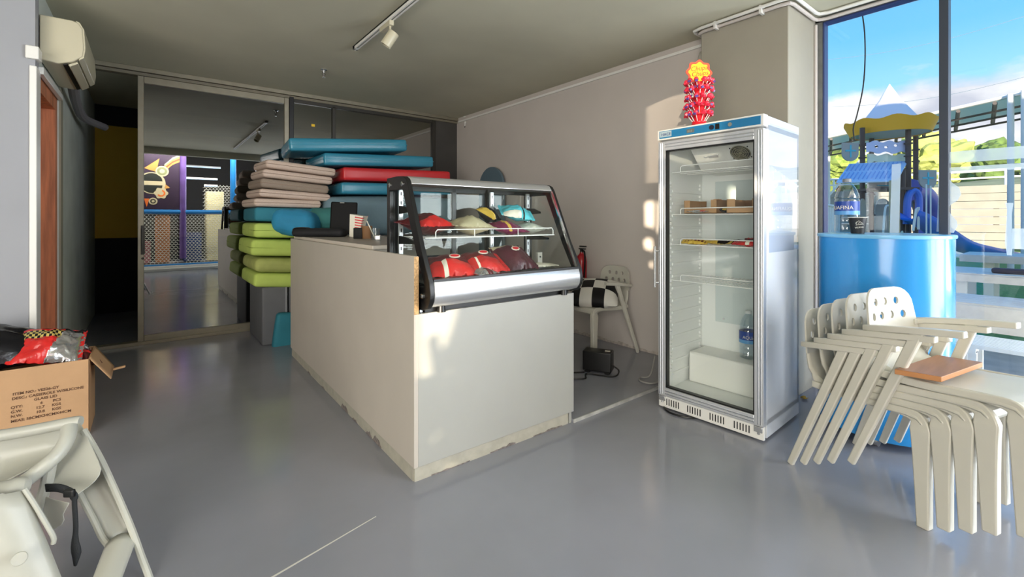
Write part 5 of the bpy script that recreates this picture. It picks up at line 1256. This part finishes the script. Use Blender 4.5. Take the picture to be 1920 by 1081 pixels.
for px, d in ((1617, 11.2), (1634, 12.1), (1703, 10.9), (1717, 11.9)):
    p = td(px, 411, d)
    po = MB().lathe([(.055, 0), (.055, zb0 + .12)], (p.x, p.y, 0), 14).build('post', M_TPOST, tw)
    rg_ = MB()
    for z in (3.05, 2.75, 2.45, 1.9, 1.35): rg_.lathe([(.085, z), (.085, z + .03)], (p.x, p.y, 0), 14)
    rg_.build('clamp', M_TPOST, po)
p = td(1692, 411, 10.7); MB().lathe([(.055, 0), (.055, td(1692, 318, 10.7).z)], (p.x, p.y, 0), 14).build('post', M_TPOST, tw)
def panel(name, pxs, d0, d1, m, holes=(), th=.03):
    """upright board: outline in picture-like (right, up) metres on a vertical plane from px0 to px1"""
    (pxa, pya), (pxb, pyb) = pxs; a = td(pxa, pyb, d0); b = td(pxb, pyb, d1); b.z = a.z; ax = b - a; L = ax.length; h = td(pxa, pya, d0).z - a.z
    return a, ax.normalized(), L, h
a, ax, L, h = panel('x', ((1624, 264), (1696, 286)), 11.0, 11.0, None)
wave = [(L*i/12, .03 * math.sin(i * 1.3) ) for i in range(13)] + [(L*(12-i)/12, h - .02 + .03 * math.sin(i * 1.4 + 1)) for i in range(13)]
plate('lattice_panel', wave, [circ(L*.25, h*.5, .05, 12, .035), circ(L*.5, h*.45, .05, 12, .03), circ(L*.75, h*.6, .05, 12, .035)], .03, M_LAV, tw, frame3(a, ax, (0, 0, 1)))
a, ax, L, h = panel('x', ((1626, 290), (1696, 306)), 11.1, 11.1, None)
plate('mint_panel', [(0, 0)] + [(L*(i+.5)/8, .05 if i % 2 else .0) for i in range(8)] + [(L, 0), (L, h)] + [(L*(8-i)/8, h + .03 * math.sin(i * 1.9)) for i in range(9)], [], .03, M_MINT, tw, frame3(a, ax, (0, 0, 1)))
# blue awning with raised slats
c4 = [td(1568, 341, 10.2), td(1682, 338, 10.2), td(1702, 301, 11.0), td(1592, 307, 11.0)]
MB().add([v - Vector((0, 0, .03)) for v in c4] + c4, box_faces(0)).build('awning', M_AWN, tw)
for k in range(13):
    u = .05 + k * .072; p0 = c4[0].lerp(c4[1], u); p1 = c4[3].lerp(c4[2], u)
    MB().tube([p0.lerp(p1, .1) + Vector((0, 0, .01)), p0.lerp(p1, .45) + Vector((0, 0, .01))], .014, 6).tube([p0.lerp(p1, .55) + Vector((0, 0, .01)), p0.lerp(p1, .92) + Vector((0, 0, .01))], .014, 6).build('slat', mat('awning_slat', (130, 170, 224), .5) if k == 0 else bpy.data.materials['awning_slat'], tw)
a, ax, L, h = panel('x', ((1626, 336), (1690, 353)), 11.0, 11.0, None)
fp_ = plate('counter_panel', [(0, 0), (L, 0), (L, h), (0, h)], [], .04, M_GREYP, tw, frame3(a, ax, (0, 0, 1)))
MB().cbox(a + ax * L*.5 + Vector((0, 0, -.03)), ax * (L*.55), Vector((FW[0], FW[1], 0)) * .45, Vector((0, 0, .03))).build('deck', M_TPOST, tw)
MB().tube([a + ax*L*.25 + Vector((0, 0, h*.3)) - Vector((FW[0], FW[1], 0))*.05, a + ax*L*.75 + Vector((0, 0, h*.3)) - Vector((FW[0], FW[1], 0))*.05], .012, 5).tube([a + ax*L*.25 + Vector((0, 0, h*.75)) - Vector((FW[0], FW[1], 0))*.05, a + ax*L*.75 + Vector((0, 0, h*.75)) - Vector((FW[0], FW[1], 0))*.05], .012, 5).build('cyan_lines', M_CYAN, tw)
def shield(px, py, d, w, h_):
    c = td(px, py, d); M = frame3(c, (RT[0], RT[1], 0), (0, 0, 1))
    s = plate('shield', [(-w, h_), (-w, -h_*.2)] + [(w * math.cos(a), -h_*.2 + h_*.8 * math.sin(a)) for a in [PI + PI*i/10 for i in range(1, 10)]] + [(w, -h_*.2), (w, h_)], [], .03, M_SHIELD, tw, M)
    MB().box(-w*.08, -h_*.6, .03, w*.08, h_*.75, .04).box(-w*.65, .05*h_, .03, w*.65, .22*h_, .04).build('cross', M_CYAN, s, M)
shield(1593, 285, 10.6, .19, .215); shield(1738, 336, 10.6, .20, .215)
# grey arched lower walls and white picket board
for px0, px1, py, d in ((1610, 1622, 372, 11.0), (1640, 1668, 372, 12.2)):
    a = td(px0, 435, d); b = td(px1, 435, d); a.z = 0; b.z = 0; L = (b - a).length; hh2 = td(px0, py, d).z
    plate('lower_wall', [(0, 0), (L, 0), (L, hh2 * .85)] + [(L/2 + L/2*math.cos(t), hh2*.85 + hh2*.15*math.sin(t)) for t in [PI*i/8 for i in range(1, 8)]] + [(0, hh2*.85)], [], .04, M_GREYP, tw, frame3(a, b - a, (0, 0, 1)))
# blue tube, arches and slide
def dpath(l): return smooth_path([td(*q) for q in l], 5)
MB().tube(dpath([(1742, 440, 12.4), (1742, 400, 12.4), (1730, 372, 12.2), (1716, 360, 12.0), (1702, 356, 11.8)]), .30, 14).build('tube_slide', mat('tube_blue', (62, 84, 190), .4), tw)
MB().tube(dpath([(1700, 420, 10.6), (1702, 372, 10.6), (1712, 357, 10.6), (1722, 368, 10.6), (1722, 400, 10.6), (1716, 420, 10.6)]), .075, 10).build('arch', M_SLIDE, tw)
def trough(name, path, w, h_):
    P = dpath(path); m = MB(); side = Vector((-(P[-1]-P[0]).y, (P[-1]-P[0]).x, 0)).normalized()
    m.grid(lambda u, v: P[min(len(P)-1, int(round(u*(len(P)-1))))] + side * (w * (2*v - 1)) + Vector((0, 0, h_ * abs(2*v - 1) ** 3)), len(P) - 1, 10)
    return m.build(name, M_SLIDE, tw, solid=.03)
trough('slide', [(1700, 412, 10.4), (1725, 424, 10.3), (1760, 446, 10.2), (1800, 470, 10.4), (1850, 482, 10.8), (1880, 488, 11.2), (1893, 492, 11.4)], .26, .22)
MB().tube([td(1712, 432, 10.2), td(1718, 392, 10.2), td(1722, 388, 10.2), td(1722, 430, 10.2)], .025, 8).build('hand_rail', M_WPOST, tw)
MB().tube([td(1737, 440, 10.0), td(1737, 345, 10.0)], .014, 6).tube([td(1745, 440, 10.0), td(1745, 348, 10.0)], .014, 6).build('thin_post', M_WPOST, tw)
MB().tube(dpath([(1656, 436, 10.6), (1660, 390, 10.6), (1668, 386, 10.6), (1676, 390, 10.6)]), .022, 8).build('hand_rail', M_WPOST, tw)
a = td(1688, 438, 10.5); MB().prism([(-.1, 0), (.1, 0), (.1, .62), (.06, .74), (.0, .66), (-.06, .74), (-.1, .62)], 'y', 0, .03).build('picket_board', M_MINT, tw, frame3(Vector((a.x, a.y, .25)), (RT[0], RT[1], 0), (FW[0], FW[1], 0)))
# beige timber post of the terrace
bp_ = td(1677, 411, 7.4)
tag(MB().lathe([(.075, 0), (.07, td(1677, 338, 7.4).z)], (bp_.x, bp_.y, 0), 16).build('timber_post', mat('beige_timber', (196, 176, 140), .7, noise_s=4, noise_a=.15)), 'beige timber post in front of the play tower', 'post')
# white railing at the left
rl = thing('white_railing', 'white upright bar railing at the left edge of the window view', 'railing', td(1560, 430, 9.0))
pa_, pb2 = td(1530, 381, 8.6), td(1573, 388, 9.6)
MB().tube([pa_, pb2], .03, 8).build('top_rail', M_WPOST, rl)
for k in range(11):
    p = pa_.lerp(pb2, k / 10); MB().tube([p, (p.x, p.y, 0)], .018, 6).build('baluster', M_WPOST, rl)
tag(MB().lathe([(.06, 0), (.07, 1.45), (.0, 1.6)], td(1554, 411, 11).to_2d().to_3d(), 12).build('bollard', M_GREYP), 'grey rounded post behind the white railing', 'post')

# ------------------------------------------------------------------ canopy over the playground
cn = thing('shade_canopy', 'large cloth canopy on white poles with dark beams under it', 'canopy', td(1800, 411, 14).to_2d().to_3d())
N0, N1 = at_z(1525, 262, 4.2), at_z(2040, 144, 4.2); Fp0, Fp1 = at_z(1525, 290, 4.0), at_z(2040, 186, 4.0)
def can(u, v):
    p = N0.lerp(N1, u).lerp(Fp0.lerp(Fp1, u), v); return p - Vector((0, 0, .12 * math.sin(PI * v) * abs(math.sin(PI * u * 9)) * 0.6))
MB().grid(can, 54, 6).build('canopy_cloth', M_CANOPY, cn, solid=.02)
MB().tube([N0 - Vector((0, 0, .03)), N1 - Vector((0, 0, .03))], .05, 8).build('edge_pipe', M_WPOST, cn)
for k in range(10):
    u = k / 9; MB().tube([N0.lerp(N1, u) - Vector((0, 0, .12)), Fp0.lerp(Fp1, u) - Vector((0, 0, .12))], .045, 6).build('beam', M_STEELD, cn)
for v in (.33, .66, 1.0):
    MB().tube([N0.lerp(Fp0, v) - Vector((0, 0, .16)), N1.lerp(Fp1, v) - Vector((0, 0, .16))], .03, 6).build('purlin', M_STEELD, cn)
for px, d in ((1895, None), (1921, None)):
    zt_ = 4.2; p = at_z(px, 176 if px == 1895 else 169, 4.2); MB().lathe([(.06, 0), (.06, 4.2)], (p.x, p.y, 0), 12).build('pole', M_WPOST, cn)
p = at_z(1554, 283, 4.0); MB().tube([(p.x, p.y, 0), (p.x, p.y, 4.0)], .05, 8).tube([(p.x, p.y, 2.2), p + Vector((.9, -1.1, 0))], .04, 8).build('strut', M_WPOST, cn)
# ------------------------------------------------------------------ far wall, low house, hill and trees
wl = thing('long_low_wall', 'long beige boarded wall beyond the turf', 'wall', (27.5, -2, 0))
for k in range(8): MB().box(27.4 + (k % 2) * .015, -18, .05 + k * .33, 27.7, 9, .05 + k * .33 + .31).build('board', mat('beige_board', (156, 152, 142), .8, noise_s=2, noise_a=.06) if k == 0 else bpy.data.materials['beige_board'], wl)
rlg = thing('far_railing', 'white railing along the top of the beige wall', 'railing', (27.5, -2, 2.7))
MB().tube([(27.5, -18, 3.3), (27.5, 9, 3.3)], .06, 6).tube([(27.5, -18, 3.0), (27.5, 9, 3.0)], .04, 6).build('rail', M_WPOST, rlg)
for k in range(14): MB().tube([(27.5, -18 + k * 2, 2.65), (27.5, -18 + k * 2, 3.3)], .05, 6).build('baluster', M_WPOST, rlg)
hl = MB()
def hz(x, y):
    u = max(0, (x - 30) / 70); v = (y + 70) / 190
    return 2.0 + 11 * u ** .7 * (.80 + .30 * math.sin(v * 9 + .9)) + 1.6 * noise.noise((x * .08, y * .08, 0)) * u * 2
hl.grid(lambda u, v: (30 + u * 70, -70 + v * 190, hz(30 + u * 70, -70 + v * 190)), 24, 50)
ho = hl.build('hillside', mat('hill_ground', (176, 168, 120), .95, noise_s=.35, noise_a=.35), smooth=80)
tag(ho, 'scrubby hillside rising behind the playground', 'hill')
M_LEAF = [mat('leaf_a', (132, 152, 72), .9, noise_s=1.2, noise_a=.45), mat('leaf_b', (92, 116, 58), .9, noise_s=1.2, noise_a=.45), mat('leaf_c', (166, 176, 98), .9, noise_s=1.2, noise_a=.4)]
M_BARK = mat('bark', (92, 74, 56), .9)
rnd = random.Random(11)
def crown_into(bm, x, y, z, r, sub, mi):
    n0 = len(bm.verts); bmesh.ops.create_icosphere(bm, subdivisions=sub, radius=1.0); bm.verts.ensure_lookup_table(); sd_ = rnd.uniform(0, 99)
    for v in bm.verts[n0:]:
        p = v.co.copy(); k = 1 + .30 * noise.noise(p * 1.6 + Vector((sd_, 0, 0))) + .24 * noise.noise(p * 4.0 + Vector((0, sd_, 0))) + .20 * noise.noise(p * 9 + Vector((0, 0, sd_)))
        v.co = Vector((p.x * r * k, p.y * r * k, p.z * r * .85 * k)) + Vector((x, y, z))
        for f in v.link_faces: f.material_index = mi
# the wooded slope as a whole: more crowns than anyone could count
bm = bmesh.new()
for d, cnt, r0 in ((36, 16, .8), (42, 22, .9), (50, 26, 1.1), (60, 30, 1.3), (72, 30, 1.6), (86, 30, 1.9), (98, 30, 2.1)):
    for k in range(cnt):
        px = 1480 + (500 / cnt) * (k + rnd.uniform(.0, 1.0)); p = td(px, 411, d + rnd.uniform(-4, 4)); r = r0 * rnd.uniform(.7, 1.25)
        if rnd.random() < .12: continue
        crown_into(bm, p.x, p.y, hz(p.x, p.y) + r * .55, r, 3, rnd.randrange(3))
me = bpy.data.meshes.new('hillside_woodland'); bm.to_mesh(me); bm.free()
for m in M_LEAF: me.materials.append(m)
o = bpy.data.objects.new('hillside_woodland', me); COL.objects.link(o); stuff(tag(o, 'mixed green woodland and scrub covering the hillside', 'woodland'))
for lab, px, d, r, mi in (('round yellow green tree between the tower and the dark window mullion', 1745, 24, 1.5, 2), ('bushy green tree beyond the shield at the left of the tower', 1572, 26, 1.3, 0), ('dark green tree at the right beside the white canopy pole', 1868, 32, 1.5, 1)):
    p = td(px, 411, d); t = thing('tree', lab, 'tree', (p.x, p.y, 0)); z0 = 1.25 + (411 - 300) / 854 * d
    bm = bmesh.new(); crown_into(bm, p.x, p.y, z0, r, 4, 0); me = bpy.data.meshes.new('crown'); bm.to_mesh(me); bm.free(); me.materials.append(M_LEAF[mi])
    o = bpy.data.objects.new('crown', me); COL.objects.link(o); put(o, t)
    MB().lathe([(.16, -.1), (.10, z0)], (p.x, p.y, 0), 8).build('trunk', M_BARK, t)
# power lines
for i, ((xa, ya2), (xb, yb2)) in enumerate((((1540, 113), (1960, 18)), ((1560, 200), (1960, 134)))):
    a, b_ = td(xa, ya2, 34), td(xb, yb2, 26)
    tag(MB().tube([a.lerp(b_, k / 12) - Vector((0, 0, .5 * math.sin(PI * k / 12))) for k in range(13)], .014, 5).build('power_line', mat('line_%s' % 'ab'[i], (110, 130, 150), .6)), ['upper', 'lower'][i] + ' thin power line crossing the sky', 'power line')
# ------------------------------------------------------------------ indoor play frame behind the camera (seen reflected in the glass door)
YP = -2.26; YV = 2 * YB - YP
def mp(px, py, off=0.0):
    p = at_y(px, py, YV); return Vector((p.x, YP - off, p.z))
pf = thing('indoor_play_frame', 'indoor play frame with purple post, nets and blue padded bars, reflected in the glass door', 'play frame', (1.0, YP, 0))
M_PURP = mat('purple_pad', (112, 84, 150), .4, noise_s=6, noise_a=.15); M_BPAD = mat('blue_pad', (40, 130, 200), .35); M_MURAL = mat('mural_plum', (52, 34, 58), .6, noise_s=4, noise_a=.15)
M_NET = mat('net_white', (226, 222, 206), .7)
xa = mp(343, 400).x; ztop = mp(343, 284).z
x_l = -1.1; x_r = mp(437, 400).x
for x, m in ((xa, M_PURP), (x_l, M_PURP), (x_r, M_BPAD), (x_r + 1.6, M_PURP)):
    MB().lathe([(.065, .28), (.07, .3), (.07, ztop), (.05, ztop + .02)], (x, YP, 0), 16).build('post_pad', m, pf)
z1, z2 = mp(343, 397).z, mp(343, 497).z
for z in (z1, z2): MB().tube([(x_l, YP, z), (x_r + 1.6, YP, z)], .055, 10).build('padded_bar', M_BPAD, pf)
zb_ = mp(343, 506).z
MB().box(x_l - .2, YP - 1.4, 0, x_r + 1.8, YP + .12, max(.12, zb_)).build('base_step', M_WHITE, pf, bevel=.01)
MB().box(x_l - .2, YP + .12, 0, x_r + 1.8, YP + .30, .07).build('low_step', M_WHITE, pf, bevel=.01)
MB().tube([(x_l, YP, ztop - .03), (x_r + 1.6, YP, ztop - .03)], .04, 8).build('top_bar', M_PURP, pf)
# mural panel with round window, rays, flower and rainbow
mo = MB().box(x_l, YP - .03, z1 + .06, xa - .07, YP + .01, mp(343, 291).z).build('mural_panel', M_MURAL, pf)
Mm_ = frame3((0, YP + .0105, 0), (1, 0, 0), (0, 0, 1))      # faces the room
def mpt(px, py): p = mp(px, py); return (p.x, p.z)
def paint(name, pts, m, k=0):
    return plate(name, pts, [], .004 + .002 * k, m, mo, Matrix(((1, 0, 0, 0), (0, 0, 1, YP + .0105), (0, 1, 0, 0), (0, 0, 0, 1))))
c_s = mpt(285, 343); rs_ = abs(mpt(310, 343)[0] - c_s[0])
M_CR = mat('mural_cream', (214, 200, 160), .6); M_OR = mat('mural_orange', (206, 150, 74), .6); M_DK = mat('mural_dark', (40, 44, 40), .5); M_OL = mat('mural_olive', (140, 146, 104), .6)
paint('ray', [mpt(270, 315), mpt(299, 297), mpt(293, 322)], M_OR); paint('ray', [mpt(270, 372), mpt(280, 372), mpt(275, 388)], M_ORANGE); paint('ray', [mpt(307, 343), mpt(319, 352), mpt(309, 354)], M_OR)
paint('sun_ring', circ(c_s[0], c_s[1], rs_ * 1.02, 32), M_CR, 1); 
paint('sun_window', [(c_s[0] + rs_*.78*math.cos(a), c_s[1] + .05 + rs_*.75*math.sin(a)) for a in [PI*i/12 for i in range(13)]], M_DK, 2)
paint('sun_window', [(c_s[0] + rs_*.78*math.cos(a), c_s[1] - .05 + rs_*.75*math.sin(a)) for a in [PI + PI*i/12 for i in range(13)]], M_DK, 2)
f_ = mpt(302, 362); paint('flower', [(f_[0] + .13*(1 + .1*math.cos(6*a))*math.cos(a), f_[1] + .13*(1 + .1*math.cos(6*a))*math.sin(a)) for a in [2*PI*i/36 for i in range(36)]], M_CR, 3)
paint('swirl', [(f_[0] + .085*math.cos(a), f_[1] + .085*math.sin(a)) for a in [-2.6 + 3.9*i/14 for i in range(15)]] + [(f_[0] + .05*math.cos(a), f_[1] + .05*math.sin(a)) for a in [1.3 - 3.9*i/14 for i in range(15)]], M_ORANGE, 4)
g_ = mpt(304, 321); paint('disc', circ(g_[0], g_[1], .13, 24), M_CR, 4); paint('disc', circ(g_[0], g_[1], .10, 24), M_OL, 5); paint('disc', circ(g_[0], g_[1], .05, 18), M_CR, 6)
g_ = mpt(287, 377); paint('disc', circ(g_[0], g_[1], .085, 20), M_CR, 4); paint('disc', circ(g_[0], g_[1], .055, 20), M_DK, 5); paint('disc', circ(g_[0], g_[1], .03, 14), M_CR, 6)
rb0 = mpt(308, 308); rb1 = mpt(338, 291)
for k, m in enumerate((mat('rainbow_grey', (150, 150, 140), .6), mat('rainbow_gold', (180, 150, 80), .6), mat('rainbow_rust', (140, 76, 48), .6), M_OR)):
    o_ = -.045 * k; paint('rainbow_band', [(rb0[0], rb0[1] + o_), ((rb0[0]+rb1[0])/2, (rb0[1]+rb1[1])/2 + .05 + o_), (rb1[0], rb1[1] + .02 + o_), (rb1[0], rb1[1] - .025 + o_), ((rb0[0]+rb1[0])/2, (rb0[1]+rb1[1])/2 + .005 + o_), (rb0[0], rb0[1] - .045 + o_)], m, 1)
# hexagonal nets
def net(x0, x1, z0, z1_, y, cell=.075):
    m = MB(); r = .006; a = cell; h = a * .62; row = 0; z = z0
    while z < z1_:
        x = x0 + (a / 2 if row % 2 else 0)
        while x < x1:
            l, c, rr_, up = Vector((x - a/2, y, z)), Vector((x, y, z + h*.35)), Vector((x + a/2, y, z)), Vector((x, y, z + h))
            m.tube([l, c, rr_], r, 4, cap=False); m.tube([c, up], r, 4, cap=False); x += a
        z += h; row += 1
    return m
def n_add(nm, *a): stuff(net(*a).build(nm, M_NET, pf, smooth=0))
n_add('net', x_l, xa - .07, z2 + .05, z1 - .05, YP); n_add('net', xa + .07, x_r + 1.6, z2 + .05, z1 - .05, YP); n_add('net', xa + .45, x_r + 1.6, z1 + .06, mp(343, 345).z, YP)
# light tubes above and blocks inside
for x0_, x1_, py in ((mp(348, 0).x, mp(418, 0).x, 310), (mp(348, 0).x, mp(412, 0).x, 333), (mp(386, 0).x, mp(412, 0).x, 346)):
    z = mp(380, py).z
    lt = thing('tube_light', ['upper', 'middle', 'lower'][(310, 333, 346).index(py)] + ' thin bluish tube light above the nets of the play frame', 'light', ((x0_+x1_)/2, YP - .5, z), 0, 'tube lights in the play frame')
    MB().tube([(x0_, YP - .5, z), (x1_, YP - .5, z)], .012, 8).build('tube', mat('tube_glow', (190, 220, 255), .4, emit=3.0) if 'tube_glow' not in bpy.data.materials else bpy.data.materials['tube_glow'], lt)
    MB().box(x0_, YP - .52, z + .014, x1_, YP - .48, z + .04).build('batten', M_WHITE, lt)
for i, (px, w_, z0_, z1_, m) in enumerate(((306, .3, .15, 1.35, mat('orange_block', (196, 120, 66), .6)), (364, .4, .15, .9, mat('navy_block', (40, 60, 110), .6)), (408, .4, .15, 2.0, mat('cream_block', (226, 214, 160), .6)), (270, .25, .15, .7, mat('pink_block', (176, 100, 110), .6)))):
    p = mp(px, 400, .9); tag(MB().rbox((p.x, YP - .8, (z0_ + z1_)/2), (w_/2, 0, 0), (0, .25, 0), (0, 0, (z1_ - z0_)/2), .04).build('play_block', m), ['orange', 'navy blue', 'tall cream', 'low pink'][i] + ' soft block behind the nets of the play frame', 'block')

# ------------------------------------------------------------------ added unseen mask, its holes cut to shape the sun patches indoors
XO = -6.0
def back(p):
    p = Vector(p); k = (XO - p.x) / SUN.x; q = p + SUN * k; return (q.y, q.z)
def on_front(px, py):                      # counter front plane
    return at_y(px, py, 1.955)
def on_wall(px, py): return at_x(px, py, XR)
def on_fridge(px, py, v=.004):             # planes parallel to the fridge door, v behind it
    n_ = MF.to_3x3() @ Vector((0, 1, 0)); p0_ = MF @ Vector((0, v, 0)); r_ = ray(px); k = (n_.x * p0_.x + n_.y * p0_.y) / (n_.x * r_[0] + n_.y * r_[1]); return at_d(px, py, k)
holes = [
    [on_front(*p) for p in ((768, 575), (858, 560), (852, 590), (846, 612), (832, 650), (822, 668), (812, 655), (806, 628), (796, 640), (800, 668), (806, 700), (800, 709), (768, 711))],
    [on_front(*p) for p in ((822, 706), (838, 706), (850, 660), (842, 664), (830, 690))],
    [on_front(*p) for p in ((796, 836), (812, 836), (820, 806), (806, 808))],
    [on_front(*p) for p in ((820, 892), (842, 886), (838, 872), (824, 876))],
    [on_wall(*p) for p in ((1205, 382), (1211, 378), (1226, 378), (1226, 432), (1214, 424), (1206, 424))],
    [on_wall(*p) for p in ((1203, 452), (1210, 446), (1222, 448), (1225, 474), (1214, 468), (1205, 466))],
    [on_wall(*p) for p in ((1214, 494), (1222, 486), (1226, 500), (1216, 502))],
    [on_fridge(*p) for p in ((1226, 345), (1240, 348), (1240, 420), (1226, 436))],
    [on_fridge(*p, .53) for p in ((1362, 345), (1408, 372), (1408, 388), (1362, 378))],
]
holes = [[back(p) for p in h] for h in holes]
ya_, za_ = back(on_wall(1208, 340)); yb_, zb_ = back(on_wall(1322, 140))
k = 0
while za_ + k * .05 < zb_:                 # narrow slits pass part of the sun for the dimmer wall patch
    z = za_ + k * .05; holes.append([(yb_, z), (ya_, z), (ya_, z + .011), (yb_, z + .011)]); k += 1
plate('added_sun_mask', [(-16, -.1), (7, -.1), (7, 5.6), (-16, 5.6)], holes, .04, mat('sun_mask_grey', (190, 186, 176), .9), None, Matrix(((0, 0, 1, XO), (1, 0, 0, 0), (0, 1, 0, 0), (0, 0, 0, 1))))
struct(bpy.data.objects['added_sun_mask'])
struct(MB().box(-20, -30, -.12, -4.2, 12, -.02).build('floor_yard', mat('yard_paving', (170, 164, 150), .9)))
